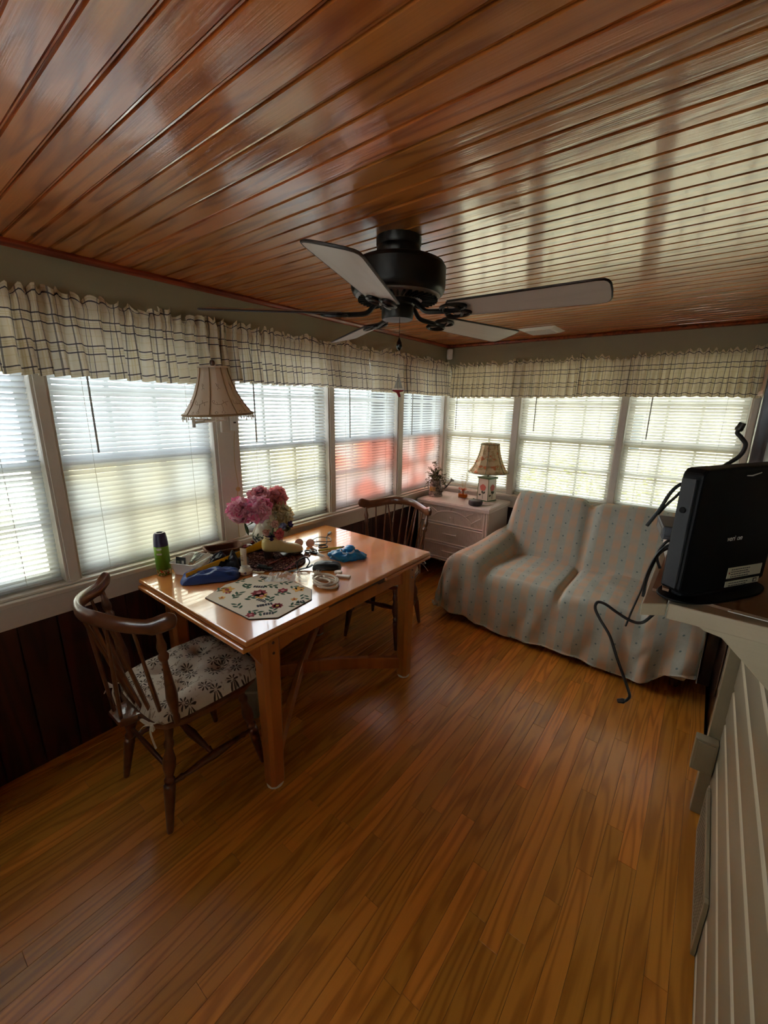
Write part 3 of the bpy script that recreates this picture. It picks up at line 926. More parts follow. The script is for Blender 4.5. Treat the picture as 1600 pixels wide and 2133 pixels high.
# seat cushions
def cushion_mat():
    t = NT('floral_cushion_cotton')
    uv = t.n('ShaderNodeUVMap')
    vo = t.n('ShaderNodeTexVoronoi'); vo.inputs['Scale'].default_value = 15.0; t.l(uv.outputs[0], vo.inputs['Vector'])
    vm = t.n('ShaderNodeVectorMath', operation='SUBTRACT'); t.l(uv.outputs[0], vm.inputs[0])
    # petals around each voronoi centre
    sc_ = t.n('ShaderNodeVectorMath', operation='SCALE'); sc_.inputs['Scale'].default_value = 1.0
    t.l(vo.outputs['Position'], sc_.inputs[0]); t.l(sc_.outputs[0], vm.inputs[1])
    sp = t.n('ShaderNodeSeparateXYZ'); t.l(vm.outputs[0], sp.inputs[0])
    ang = t.m('ARCTAN2', sp.outputs[1], sp.outputs[0])
    rad = t.m('SQRT', t.m('ADD', t.m('MULTIPLY', sp.outputs[0], sp.outputs[0]), t.m('MULTIPLY', sp.outputs[1], sp.outputs[1])))
    pet = t.m('COSINE', t.m('MULTIPLY', ang, 8.0))
    ring = t.m('MULTIPLY', t.m('GREATER_THAN', rad, 0.005), t.m('LESS_THAN', rad, t.m('MULTIPLY_ADD', pet, 0.008, 0.017)))
    petm = t.m('MULTIPLY', ring, t.m('GREATER_THAN', pet, 0.15))
    nz = t.noise(uv.outputs[0], 34, 2, 0.5, 1.2)
    lf = t.ramp(nz, [(0.0, 0.0), (0.60, 0.0), (0.63, 1.0), (0.68, 1.0), (0.70, 0.0)])
    base = t.mix(t.noise(uv.outputs[0], 6, 2), lin(214, 206, 194), lin(192, 182, 170))
    c = t.mix(t.m('MULTIPLY', lf, 0.75), base, lin(120, 98, 80))
    c = t.mix(petm, c, lin(66, 56, 50))
    t.l(c, t.b.inputs['Base Color']); t.b.inputs['Roughness'].default_value = 0.9
    t.bump(t.noise(uv.outputs[0], 900, 1), 0.1, 0.001)
    return t.mat
M_CUSH = cushion_mat()
M_TIE = plain('cream_cloth_tie', lin(206, 198, 184), 0.9)
def cushion(label, loc, rot, seed):
    t = thing('seat_cushion', label, 'cushion', loc, rot, 'floral seat cushions')
    n = 44
    tufts = [(-0.085, -0.09), (0.085, -0.09), (-0.085, 0.09), (0.085, 0.09), (0.0, 0.0)]
    def prof(x, y):
        ex = 1 - min(1, abs(x) / 0.225) ** 4; ey = 1 - min(1, abs(y) / 0.225) ** 4
        h = 0.066 * (max(0, ex) * max(0, ey)) ** 0.40
        for tx, ty in tufts:
            d2 = (x - tx) ** 2 + (y - ty) ** 2
            h -= 0.030 * math.exp(-d2 / 0.0009) + 0.016 * math.exp(-d2 / 0.0045)
        h += 0.005 * mnoise.noise(Vector((x * 16, y * 16, seed)))
        return max(h, 0.0)
    def top(u, v):
        x, y = (u - 0.5) * 0.45, (v - 0.5) * 0.45
        rr = 1 - 0.10 * (abs(2 * u - 1) ** 3) * (abs(2 * v - 1) ** 3)
        wx = 0.93 + 0.10 * v
        return (x * rr * wx, y * rr, 0.012 + prof(x, y))
    def bot(u, v):
        p = top(u, v); x, y = (u - 0.5) * 0.45, (v - 0.5) * 0.45
        ex = 1 - min(1, abs(x) / 0.225) ** 4; ey = 1 - min(1, abs(y) / 0.225) ** 4
        return (p[0], p[1], 0.012 - 0.010 * (max(0, ex) * max(0, ey)) ** 0.5)
    m = MB()
    m.grid(n, n, top, lambda u, v: (u * 0.45, v * 0.45)); m.grid(n, n, lambda u, v: bot(1 - u, v), lambda u, v: (u * 0.45, v * 0.45 + 0.7))
    m.build('pad', M_CUSH, t, smooth=True, sharp=180)
    for sx in (-1, 1):
        m = MB()
        bx_, by_ = sx * 0.165, -0.232
        m.tube(bez([(bx_, -0.2, 0.02), (bx_ + 0.01 * sx, -0.225, 0.025), (bx_ - 0.015, by_, 0.02)], 6), 0.004, 6, flat=0.5)
        for dx, dz, dy in ((0.05, 0.012, -0.010), (-0.055, -0.004, -0.012)):
            m.tube(bez([(bx_, by_, 0.02), (bx_ + dx * 0.7, by_ + dy, 0.032 + dz), (bx_ + dx, by_ + dy, 0.022 + dz), (bx_ + dx * 0.5, by_ - 0.006, 0.012), (bx_, by_, 0.018)], 6), 0.0042, 6, flat=0.4)
        for dx, dz in ((0.060, -0.035), (-0.075, -0.040)):
            m.tube(bez([(bx_, by_, 0.018), (bx_ + dx * 0.4, by_ - 0.014, 0.006), (bx_ + dx, by_ - 0.016, dz)], 6), 0.0036, 6, flat=0.4)
        m.build('tie', M_TIE, t, smooth=True)
    return t
cushion('tufted floral seat cushion on the front windsor chair', (CA[0], CA[1] + 0.022, 0.447), 0.0, 1.0)
cq = cushion('tufted floral seat cushion on the far windsor chair, mostly hidden by the table', (CB[0], CB[1], 0.447), R(192), 5.0)
# ---------------------------------------------------------------- sofa under a striped throw
def throw_mat():
    t = NT('striped_cotton_throw')
    uv = t.n('ShaderNodeUVMap')
    sp = t.n('ShaderNodeSeparateXYZ'); t.l(uv.outputs[0], sp.inputs[0])
    u, v = sp.outputs[0], sp.outputs[1]
    P = 0.104
    f = t.m('FRACT', t.m('DIVIDE', u, P))
    peach = t.ramp(f, [(0.0, 0.0), (0.44, 0.0), (0.50, 1.0), (0.94, 1.0), (1.0, 0.0)])
    fine = t.m('MULTIPLY_ADD', t.m('SINE', t.m('MULTIPLY', u, 2 * PI / 0.0078)), 0.25, 0.75)
    base = t.mix(t.noise(uv.outputs[0], 40, 3), lin(190, 196, 182), lin(172, 178, 166))
    # slubs across
    c = t.mix(t.m('MULTIPLY', peach, t.m('MULTIPLY', fine, t.m('MULTIPLY_ADD', t.m('SINE', t.m('MULTIPLY', v, 2 * PI / 0.11)), 0.25, 0.75))), base, lin(216, 180, 144))
    # dots in the pale stripes
    du = t.m('SUBTRACT', t.m('FRACT', t.m('ADD', t.m('DIVIDE', u, P), 0.28)), 0.5)
    row = t.m('FLOOR', t.m('DIVIDE', u, P))
    dv = t.m('SUBTRACT', t.m('FRACT', t.m('ADD', t.m('DIVIDE', v, 0.098), t.m('MULTIPLY', row, 0.5))), 0.5)
    dd = t.m('ADD', t.m('POWER', t.m('ABSOLUTE', t.m('MULTIPLY', du, P)), 2.0), t.m('POWER', t.m('ABSOLUTE', t.m('MULTIPLY', dv, 0.098)), 2.0))
    dot = t.m('LESS_THAN', dd, 0.0055 ** 2)
    c = t.mix(t.m('MULTIPLY', dot, 0.8), c, lin(92, 118, 122))
    t.l(c, t.b.inputs['Base Color'])
    t.b.inputs['Roughness'].default_value = 0.95
    t.b.inputs['Specular IOR Level'].default_value = 0.1
    wv = t.n('ShaderNodeTexWave'); wv.inputs['Scale'].default_value = 60; wv.inputs['Distortion'].default_value = 3
    t.l(uv.outputs[0], wv.inputs['Vector'])
    t.bump(t.m('ADD', wv.outputs['Fac'], t.noise(uv.outputs[0], 300, 2)), 0.25, 0.002)
    return t.mat
M_THROW = throw_mat()
M_SOFA = plain('cream_sofa_fabric', lin(205, 192, 160), 0.9, var=0.15, bscale=14)
SX0, SX1, SY0, SY1 = 0.70, 2.262, 2.665, 3.60
sofa = thing('sofa', 'two-seat sofa covered by a striped throw under the back windows', 'sofa', (0, 0, 0))
mb = MB()
mb.box(SX0 + 0.105, SX1 - 0.03, SY0 + 0.04, SY1 - 0.03, 0.06, 0.395)
mb.build('base', M_SOFA, sofa, bevel=0.02)
MB().box(SX0 + 0.24, SX1 - 0.11, SY1 - 0.22, SY1 - 0.08, 0.39, 0.815).build('backrest', M_SOFA, sofa, bevel=0.03)
for (a, b) in ((SX0 + 0.115, SX0 + 0.20), (SX1 - 0.19, SX1 - 0.05)):
    MB().box(a, b, SY0 + 0.07, SY1 - 0.10, 0.39, 0.455).build('arm', M_SOFA, sofa, bevel=0.02)
for xx in (SX0 + 0.14, SX1 - 0.08):
    for yy in (SY0 + 0.09, SY1 - 0.1):
        MB().lathe([(0.022, 0.0), (0.03, 0.06)], 12, Matrix.Translation((xx, yy, 0))).build('foot', M_DARKWOOD, sofa)
def sofaH(x, y):
    h = 0.425 + 0.022 * math.sin(PI * max(0, min(1, (x - 0.98) / 0.53))) if x < 1.51 else 0.425 + 0.022 * math.sin(PI * max(0, min(1, (x - 1.51) / 0.5)))
    h -= 0.034 * math.exp(-((x - 1.505) / 0.018) ** 2) * sstep(3.30, 3.1, y)       # split of the two seats
    fr = sstep(SY0, SY0 + 0.10, y)
    h -= 0.02 * (1 - fr)
    # arms
    at = 0.515 + 0.085 * sstep(2.70, 3.25, y)
    for c, s_ in ((SX0 + 0.125, 1), (SX1 - 0.125, -1)):
        q = abs(x - c) / 0.150
        if q < 1:
            hh = 0.41 + (at - 0.41) * (1 - q ** 3.2) ** 0.6
            h = max(h, hh)
    # back
    q = sstep(3.15, 3.38, y)
    q = max(0.0, q - 0.10 * math.exp(-((x - 1.5) / 0.03) ** 2) * math.sin(PI * q))
    sp = 1.5
    endL = sstep(SX0 + 0.06, SX0 + 0.20, x); endR = sstep(SX1 - 0.06, SX1 - 0.20, x)
    top = 0.905 - 0.045 * math.exp(-((x - sp) / 0.05) ** 2) - 0.016 * sstep(SX0 + 0.2, SX1, x)
    lean = q ** 0.8
    hb = 0.40 + (top - 0.40) * lean * (endL * endR) ** 0.5
    hb -= 0.10 * sstep(3.45, 3.60, y)
    return max(h, hb if q > 0.0 else 0.0)
def sofa_pt(a, b):
    W, D = SX1 - SX0, SY1 - SY0
    x = SX0 + max(0.0, min(W, a)); y = SY0 + max(0.0, min(D, b))
    h = sofaH(x, y)
    oa = max(0.0, -a); oc = max(0.0, a - W); ob = max(0.0, -b); od = max(0.0, b - D)
    drop = math.sqrt(oa * oa + oc * oc + ob * ob + od * od)
    nzv = mnoise.noise(Vector((a * 5, b * 5, 3.3)))
    n2 = mnoise.noise(Vector((a * 13, b * 9, 8.1)))
    z = h - drop
    rx = (1 - math.exp(-oa / 0.03)) * 0.028; ry = (1 - math.exp(-ob / 0.03)) * 0.030
    yy_ = y
    x -= rx * (1 - sstep(2.95, 3.15, yy_)) + 0.13 * min(oa, 0.42) * (1 - 0.95 * sstep(2.9, 3.12, yy_)) * (1 - 0.6 * sstep(0.1, 0.4, ob)); y -= ry + 0.085 * ob
    x += 0.088 * sstep(2.72, 3.15, yy_) * (1 - sstep(0.0, 0.45, a))
    x += (1 - math.exp(-oc / 0.03)) * 0.010
    fl = sstep(0.03, 0.3, ob)
    y -= fl * (0.020 * math.sin(a * 2 * PI / 0.21 + 2.5 * nzv) + 0.012 * n2) * (0.45 + 0.55 * sstep(0.9, 1.5, a) + 0.5 * sstep(0.3, 0.0, a))
    fs = sstep(0.03, 0.3, oa)
    x -= fs * (1 - sstep(2.9, 3.1, yy_)) * (0.018 * math.sin(b * 2 * PI / 0.19 + 2 * nzv) + 0.01 * n2)
    hem = 0.022 + 0.012 * math.sin(a * 9) * (1 if ob > 0 else 0) + 0.018
    if a > 1.30: hem += 0.12 * sstep(1.30, 1.52, a)
    if a < 0.12: hem += 0.055 * sstep(0.12, -0.1, a)
    if z < hem:
        ex = hem - z; z = hem - 0.0 + 0.003 * nzv
        y -= min(0.03, ex * 0.12) if ob > 0 else 0
        x -= min(0.03, ex * 0.12) if oa > 0 else 0
    # wrinkles
    flat = 1 - min(1, drop / 0.02)
    z += flat * (0.009 * nzv + 0.005 * n2)
    wr = math.exp(-((a - 0.80 + 0.05 * math.sin(b * 30)) / 0.05) ** 2) * math.exp(-((b - 0.72) / 0.12) ** 2)
    z += 0.012 * wr * math.sin(b * 130)
    z = max(z, 0.012)
    return Vector((x, y, z))
A0, A1, B0, B1 = -0.43, SX1 - SX0 + 0.32, -0.45, SY1 - SY0 + 0.12
nu, nv = 150, 120
pts = [[sofa_pt(A0 + (A1 - A0) * i / nu, B0 + (B1 - B0) * j / nv) for j in range(nv + 1)] for i in range(nu + 1)]
ulen = [[0.0] * (nv + 1) for _ in range(nu + 1)]
vlen = [[0.0] * (nv + 1) for _ in range(nu + 1)]
for i in range(nu + 1):
    for j in range(1, nv + 1): vlen[i][j] = vlen[i][j - 1] + (pts[i][j] - pts[i][j - 1]).length
vs = [p for col in pts for p in col]
uvs = [(A0 + (A1 - A0) * i / nu, vlen[i][j]) for i in range(nu + 1) for j in range(nv + 1)]
fs = [(i * (nv + 1) + j, (i + 1) * (nv + 1) + j, (i + 1) * (nv + 1) + j + 1, i * (nv + 1) + j + 1) for i in range(nu) for j in range(nv)]
MB().add(vs, fs, uvs).build('throw_cover', M_THROW, sofa, smooth=True, sharp=180, solid=0.004)

# ---------------------------------------------------------------- white wicker dresser
M_WICK = plain('white_wicker_paint', lin(226, 214, 204), 0.55, bump=0.15, bscale=220, var=0.06)
M_WICK_TOP = plain('white_woven_top', lin(206, 194, 184), 0.45, bump=0.25, bscale=160, var=0.06)
DX0, DX1, DY0, DY1, DZ = 0.050, 0.752, 3.205, 3.650, 0.750
dr = thing('wicker_dresser', 'white wicker three-drawer dresser standing in the window corner', 'dresser', (0, 0, 0))
MB().box(DX0 + 0.012, DX1 - 0.012, DY0 + 0.02, DY1, 0.195, DZ - 0.018).build('body', M_WICK, dr, bevel=0.004)
MB().box(DX0 - 0.005, DX1 + 0.006, DY0 - 0.012, DY1 + 0.004, DZ - 0.018, DZ).build('top', M_WICK_TOP, dr, bevel=0.005)
m = MB()
for k in range(3):
    zz = DZ - 0.012 - k * 0.010
    m.tube([(DX0 - 0.004, DY0 - 0.012, zz), (DX1 + 0.006, DY0 - 0.012, zz), (DX1 + 0.006, DY1, zz)], 0.006, 7)
m.build('rim', M_WICK, dr, smooth=True)
# woven reed side
m = MB()
for k in range(40):
    yy = DY0 + 0.03 + (DY1 - DY0 - 0.04) * k / 39
    m.tube([(DX1 - 0.010, yy, 0.20), (DX1 - 0.010, yy, DZ - 0.03)], 0.0052, 5)
tag(m.build('side_reeds', M_WICK, dr, smooth=True), kind='stuff')
for xx in (DX0 + 0.012, DX0 + 0.036, DX1 - 0.036, DX1 - 0.012):
    m = MB(); m.tube([(xx, DY0 + 0.004, 0.0), (xx, DY0 + 0.004, DZ - 0.035)], 0.0115, 9)
    m.build('corner_pole', M_WICK, dr, smooth=True)
for xx in (DX0 + 0.02, DX1 - 0.02):
    m = MB(); m.tube([(xx, DY1 - 0.015, 0.0), (xx, DY1 - 0.015, 0.25)], 0.013, 8); m.build('back_leg', M_WICK, dr, smooth=True)
rails = [0.555, 0.535, 0.370, 0.350, 0.222, 0.203]
for zz in rails + [0.712]:
    m = MB(); m.tube([(DX0 + 0.045, DY0 + 0.002, zz), (DX1 - 0.045, DY0 + 0.002, zz)], 0.0085, 8); m.build('rail_pole', M_WICK, dr, smooth=True)
for sx, xx in ((1, DX0 + 0.046), (-1, DX1 - 0.046)):
    m = MB(); m.tube(bez([(xx - sx * 0.018, DY0 + 0.004, 0.01), (xx, DY0 + 0.004, 0.12), (xx + sx * 0.03, DY0 + 0.004, 0.175), (xx + sx * 0.10, DY0 + 0.004, 0.192)], 8), 0.008, 8)
    m.build('foot_brace', M_WICK, dr, smooth=True)
def reeds(x0, x1, z0, z1, y):
    m = MB(); m.box(x0, x1, y, y + 0.012, z0, z1)
    n = int((x1 - x0) / 0.0098)
    for k in range(n):
        xx = x0 + (k + 0.5) * (x1 - x0) / n
        m.tube([(xx, y, z0), (xx, y, z1)], 0.0044, 5)
    return m
fx0, fx1 = DX0 + 0.05, DX1 - 0.05
for (z0, z1, kd) in ((0.563, 0.704, 'a'), (0.378, 0.527, 'b'), (0.230, 0.342, 'b')):
    d = reeds(fx0, fx1, z0, z1, DY0 + 0.006).build('drawer', M_WICK, dr, smooth=True)
    cxm = (fx0 + fx1) / 2
    if kd == 'a':
        m = MB()
        m.tube([(cxm + 0.20 * math.cos(t), DY0 - 0.002, z0 + 0.006 + 0.105 * math.sin(t)) for t in [PI * i / 24 for i in range(25)]], 0.007, 7)
        m.build('arch', M_WICK, d, smooth=True)
        for s in (-1, 1):
            for (q0, q1) in (((0.135, 0.082), (0.215, 0.128)), ((0.195, 0.03), (0.285, 0.095)), ):
                m = MB(); m.tube([(cxm + s * q0[0], DY0 - 0.001, z0 + q0[1]), (cxm + s * q1[0], DY0 - 0.001, z0 + q1[1])], 0.0065, 7); m.build('diagonal_pole', M_WICK, d, smooth=True)
        m = MB(); m.tube([(cxm, DY0 - 0.001, z0 + 0.110), (cxm, DY0 - 0.001, z1)], 0.0065, 7); m.build('diagonal_pole', M_WICK, d, smooth=True)
        MB().lathe([(0.006, 0.0), (0.006, 0.010), (0.013, 0.014), (0.014, 0.022), (0.0, 0.027)], 14, Matrix.Translation((cxm, DY0 + 0.002, z0 + 0.052)) @ Matrix.Rotation(PI / 2, 4, 'X')).build('knob', M_WICK, d, smooth=True)
    else:
        m = MB(); zh = (z0 + z1) / 2 + 0.01
        m.tube([(cxm - 0.068, DY0 - 0.022, zh), (cxm + 0.068, DY0 - 0.022, zh)], 0.0075, 8)
        for s in (-0.055, 0.055): m.tube([(cxm + s, DY0 - 0.022, zh), (cxm + s, DY0 + 0.008, zh)], 0.006, 7)
        m.build('handle', M_WICK, d, smooth=True)

# table lamp on the dresser
M_CERAM = plain('cream_ceramic', lin(224, 218, 200), 0.25, coat=0.5)
M_GREENTRIM = plain('green_painted_trim', lin(84, 120, 74), 0.4)
M_ROSE = plain('painted_rose', lin(206, 112, 96), 0.35)
M_ROSELEAF = plain('painted_leaf', lin(56, 66, 52), 0.35)
def shade_mat(name, c1, c2, c3, sc):
    t = NT(name)
    uv = t.n('ShaderNodeUVMap')
    n1 = t.noise(uv.outputs[0], sc, 3, 0.6, 0.8)
    c = t.mix(t.ramp(n1, [(0.52, 0.0), (0.58, 1.0)]), c1, c2)
    n2 = t.noise(uv.outputs[0], sc * 0.9, 2, 0.5, 0.4)
    c = t.mix(t.ramp(n2, [(0.60, 0.0), (0.64, 1.0)]), c, c3)
    t.l(c, t.b.inputs['Base Color']); t.b.inputs['Roughness'].default_value = 0.85
    t.bump(t.noise(uv.outputs[0], 240, 1), 0.15, 0.001)
    translucent(t, c, 0.35)
    return t.mat
M_SHADE_F = shade_mat('floral_lampshade', lin(226, 208, 168), lin(200, 176, 130), lin(214, 136, 90), 7)
M_PIPING = plain('olive_piping', lin(110, 110, 78), 0.8)
lx, ly = 0.578, 3.530
lmp = thing('table_lamp', 'square ceramic table lamp painted with a rose, on the dresser', 'lamp', (lx, ly, DZ), R(-14))
w0, w1, hh = 0.060, 0.056, 0.205
m = MB(); vs = [(-w0, -w0, 0.008), (w0, -w0, 0.008), (w0, w0, 0.008), (-w0, w0, 0.008), (-w1, -w1, hh), (w1, -w1, hh), (w1, w1, hh), (-w1, w1, hh)]
m.add(vs, [(0, 3, 2, 1), (4, 5, 6, 7), (0, 1, 5, 4), (1, 2, 6, 5), (2, 3, 7, 6), (3, 0, 4, 7)]); body = m.build('body', M_CERAM, lmp, bevel=0.003)
MB().box(-0.066, 0.066, -0.066, 0.066, hh, hh + 0.014).build('top_plate', M_GREENTRIM, lmp, bevel=0.003)
MB().box(-0.064, 0.064, -0.064, 0.064, 0.0, 0.010).build('foot_plate', M_GREENTRIM, lmp, bevel=0.003)
for sx in (-1, 1):
    m = MB(); m.tube([(sx * 0.060, -0.060, 0.01), (sx * 0.056, -0.056, hh)], 0.0028, 6); m.build('edge_line', M_GREENTRIM, lmp)
def disc(cx, cy, rx, ry, n=14, wob=0.0, ph=0.0): return [(cx + rx * (1 + wob * math.sin(5 * a + ph)) * math.cos(a), cy + ry * (1 + wob * math.sin(5 * a + ph)) * math.sin(a)) for a in [2 * PI * i / n for i in range(n)]]
def leafp(cx, cy, l, w, ang, n=8):
    pts = [(l * (i / n - 0.5), w * math.sin(PI * i / n)) for i in range(n + 1)] + [(l * (0.5 - i / n), -w * math.sin(PI * i / n)) for i in range(1, n)]
    c, s = math.cos(ang), math.sin(ang)
    return [(cx + x * c - y * s, cy + x * s + y * c) for x, y in pts]
Mf = Matrix.Translation((0, -0.0595, 0)) @ Matrix(((1, 0, 0, 0), (0, 0, -1, 0), (0, 1, 0, 0), (0, 0, 0, 1)))
Ms = Matrix.Rotation(PI / 2, 4, 'Z') @ Mf
for Mq, sc in ((Mf, 1.0), (Ms, 0.9)):
    m = MB(); m.prism(disc(0.0, 0.125, 0.032 * sc, 0.030, 20, 0.06), 0, 0.0018, Mq); m.build('painted_rose', M_ROSE, body)
    m = MB()
    for (cx_, cy_, a) in ((-0.005, 0.082, -1.2), (0.016, 0.080, 0.9), (-0.03, 0.055, 0.3)): m.prism(leafp(cx_, cy_, 0.03, 0.008, a), 0, 0.0018, Mq)
    m.prism([(-0.001, 0.02), (0.001, 0.02), (0.001, 0.10), (-0.001, 0.10)], 0, 0.0016, Mq)
    m.build('painted_leaves', M_ROSELEAF, body)
m = MB(); m.tube([(0, 0, hh + 0.012), (0, 0, hh + 0.10)], 0.005, 8); m.build('stem', M_CHAIN, lmp)
def bell(n, prof, zoff, oct_=True, seam=None):
    # panelled bell shade: prof [(r, z)]
    m = MB(); K = n * 6
    vs, uvs, fs = [], [], []
    for r, z in prof:
        for k in range(K + 1):
            a = 2 * PI * k / K + PI / n
            if oct_:
                q = ((a - PI / n) % (2 * PI / n)) - PI / n
                rr = r * (0.35 + 0.65 * math.cos(PI / n) / math.cos(q))
            else: rr = r
            vs.append((rr * math.cos(a), rr * math.sin(a), z + zoff)); uvs.append((k / K * 2.0, z * 4))
    w = K + 1
    for i in range(len(prof) - 1):
        for k in range(K): fs.append((i * w + k, i * w + k + 1, (i + 1) * w + k + 1, (i + 1) * w + k))
    return m.add(vs, fs, uvs)
sprof = [(0.192, 0.0), (0.170, 0.022), (0.145, 0.060), (0.120, 0.115), (0.103, 0.165), (0.092, 0.215), (0.087, 0.250)]
sprof = [(r * 0.93, z) for r, z in sprof]
bell(6, sprof, 0.262).build('shade', M_SHADE_F, lmp, smooth=True, sharp=30, solid=0.002)
for r, z in ((sprof[0][0], 0.262), (sprof[-1][0], 0.512)):
    m = MB(); m.tube([(r * math.cos(a), r * math.sin(a), z) for a in [2 * PI * i / 36 for i in range(36)]], 0.0035, 6, closed=True); m.build('shade_trim', M_PIPING, lmp, smooth=True)
for k in range(6):
    a = 2 * PI * k / 6 + 2 * PI / 6
    m = MB(); m.tube([(r * 1.003 * math.cos(a), r * 1.003 * math.sin(a), z + 0.262) for r, z in sprof], 0.0028, 5); m.build('shade_seam', M_PIPING, lmp, smooth=True)

# watering can with trailing greenery
def can_mat():
    t = NT('weathered_tin')
    v = t.obj()
    n1 = t.noise(v, 45, 4, 0.65)
    c = t.mix(t.ramp(n1, [(0.40, 0.0), (0.62, 1.0)]), lin(70, 66, 60), lin(168, 160, 150))
    t.l(c, t.b.inputs['Base Color']); t.b.inputs['Roughness'].default_value = 0.5; t.b.inputs['Metallic'].default_value = 0.3
    return t.mat
M_TIN = can_mat()
M_SPRIG = plain('dry_green_leaf', lin(96, 100, 60), 0.7, var=0.4, bscale=40)
wx, wy = 0.120, 3.385
wc = thing('watering_can', 'small weathered tin watering can on the dresser corner', 'watering can', (wx, wy, DZ))
MB().lathe([(0.0, 0.0), (0.068, 0.0), (0.070, 0.006), (0.066, 0.012), (0.067, 0.018), (0.063, 0.026), (0.054, 0.12), (0.050, 0.150), (0.053, 0.156), (0.049, 0.156), (0.046, 0.14), (0.0, 0.13)], 28).build('body', M_TIN, wc, smooth=True)
m = MB(); m.tube([(0.055, 0.01, 0.045), (0.095, 0.015, 0.085), (0.150, 0.02, 0.155)], [0.013, 0.009, 0.006], 10)
m.lathe([(0.005, 0.0), (0.022, 0.022), (0.0, 0.024)], 14, Matrix.Translation((0.150, 0.02, 0.155)) @ Vector((0.55, 0.05, 0.70)).to_track_quat('Z', 'Y').to_matrix().to_4x4())
m.build('spout', M_TIN, wc, smooth=True)
m = MB(); m.tube(bez([(-0.045, 0.02, 0.145), (-0.095, 0.03, 0.13), (-0.100, 0.03, 0.06), (-0.062, 0.02, 0.035)], 8), 0.004, 6); m.build('handle', M_TIN, wc, smooth=True)
m = MB()
for k in range(5):
    a = -PI / 2 + (k - 2) * 0.22
    m.tube([(0.0605 * math.cos(a), 0.0605 * math.sin(a), 0.055), (0.0575 * math.cos(a), 0.0575 * math.sin(a), 0.095)], 0.0035, 5)
m.build('painted_fence', plain('yellow_painted_fence', lin(196, 156, 70), 0.5), wc)
rd = random.Random(3)
sg = thing('trailing_greenery', 'bushy dried greenery spilling out of the watering can', 'plant', (wx, wy, DZ))
mstem, mleaf = MB(), MB()
for k in range(46):
    a = rd.random() * 2 * PI; sp_ = rd.uniform(0.03, 0.115); top = rd.uniform(0.17, 0.27) if sp_ < 0.08 else rd.uniform(0.08, 0.22)
    if k < 3: a, sp_, top = 2.4 + k * 0.3, 0.05, 0.31
    p0 = Vector((0.02 * math.cos(a), 0.02 * math.sin(a), 0.13)); p2 = Vector((sp_ * math.cos(a), sp_ * math.sin(a), top))
    p1 = Vector((sp_ * 0.5 * math.cos(a), sp_ * 0.5 * math.sin(a), max(0.19, top * 0.95)))
    path = bez([p0, p1, p2], 6)
    mstem.tube(path, 0.0011, 4)
    for q in range(2, len(path)):
        for s in range(2):
            d = Vector((rd.uniform(-1, 1), rd.uniform(-1, 1), rd.uniform(-0.6, 1))).normalized(); l = rd.uniform(0.012, 0.022)
            e = d.cross(Vector((rd.random(), rd.random(), rd.random()))).normalized() * l * 0.28
            c = path[q]
            mleaf.add([c, c + d * l * 0.5 + e, c + d * l, c + d * l * 0.5 - e], [(0, 1, 2, 3)])
mstem.build('stems', M_DARKWOOD, sg); tag(mleaf.build('leaves', M_SPRIG, sg), kind='stuff')

# reed diffuser
M_CLEAR = glass_mat('clear_bottle_glass', (0.95, 0.95, 0.92))
M_AMBER = plain('amber_oil', lin(236, 150, 24), 0.15, coat=0.4, trans=0.6)
dfx, dfy = 0.372, 3.470
rdif = thing('reed_diffuser', 'glass reed diffuser with amber oil and an orange bow on the dresser', 'diffuser', (dfx, dfy, DZ))
MB().box(-0.040, 0.040, -0.026, 0.026, 0.0, 0.072).build('bottle', M_CLEAR, rdif, bevel=0.006)
MB().box(-0.035, 0.035, -0.021, 0.021, 0.008, 0.040).build('oil', M_AMBER, rdif, bevel=0.004)
MB().lathe([(0.012, 0.072), (0.012, 0.088), (0.008, 0.088)], 14).build('neck', M_CLEAR, rdif, smooth=True)
rd = random.Random(9)
for k in range(8):
    a = k * 0.8; sp_ = 0.02 + 0.035 * rd.random()
    m = MB(); m.tube([(0.004 * math.cos(a), 0.004 * math.sin(a), 0.03), (sp_ * math.cos(a), sp_ * 0.6 * math.sin(a), 0.22 + 0.02 * rd.random())], 0.0013, 5)
    m.build('reed', plain('pale_reed', lin(206, 186, 136), 0.7) if k == 0 else bpy.data.materials['pale_reed'], rdif)
m = MB()
for s in (-1, 1):
    m.tube(bez([(0, -0.013, 0.086), (s * 0.03, -0.020, 0.104), (s * 0.034, -0.018, 0.086), (0, -0.013, 0.084)], 6), 0.005, 6, flat=0.5)
    m.tube(bez([(0, -0.014, 0.085), (s * 0.012, -0.028, 0.06), (s * 0.016, -0.029, 0.042)], 6), 0.004, 6, flat=0.4)
m.tube([(0.0125 * math.cos(t), 0.0125 * math.sin(t), 0.085) for t in [2 * PI * i / 14 for i in range(14)]], 0.003, 6, closed=True)
m.build('bow', plain('orange_ribbon', lin(214, 92, 44), 0.5), rdif, smooth=True)

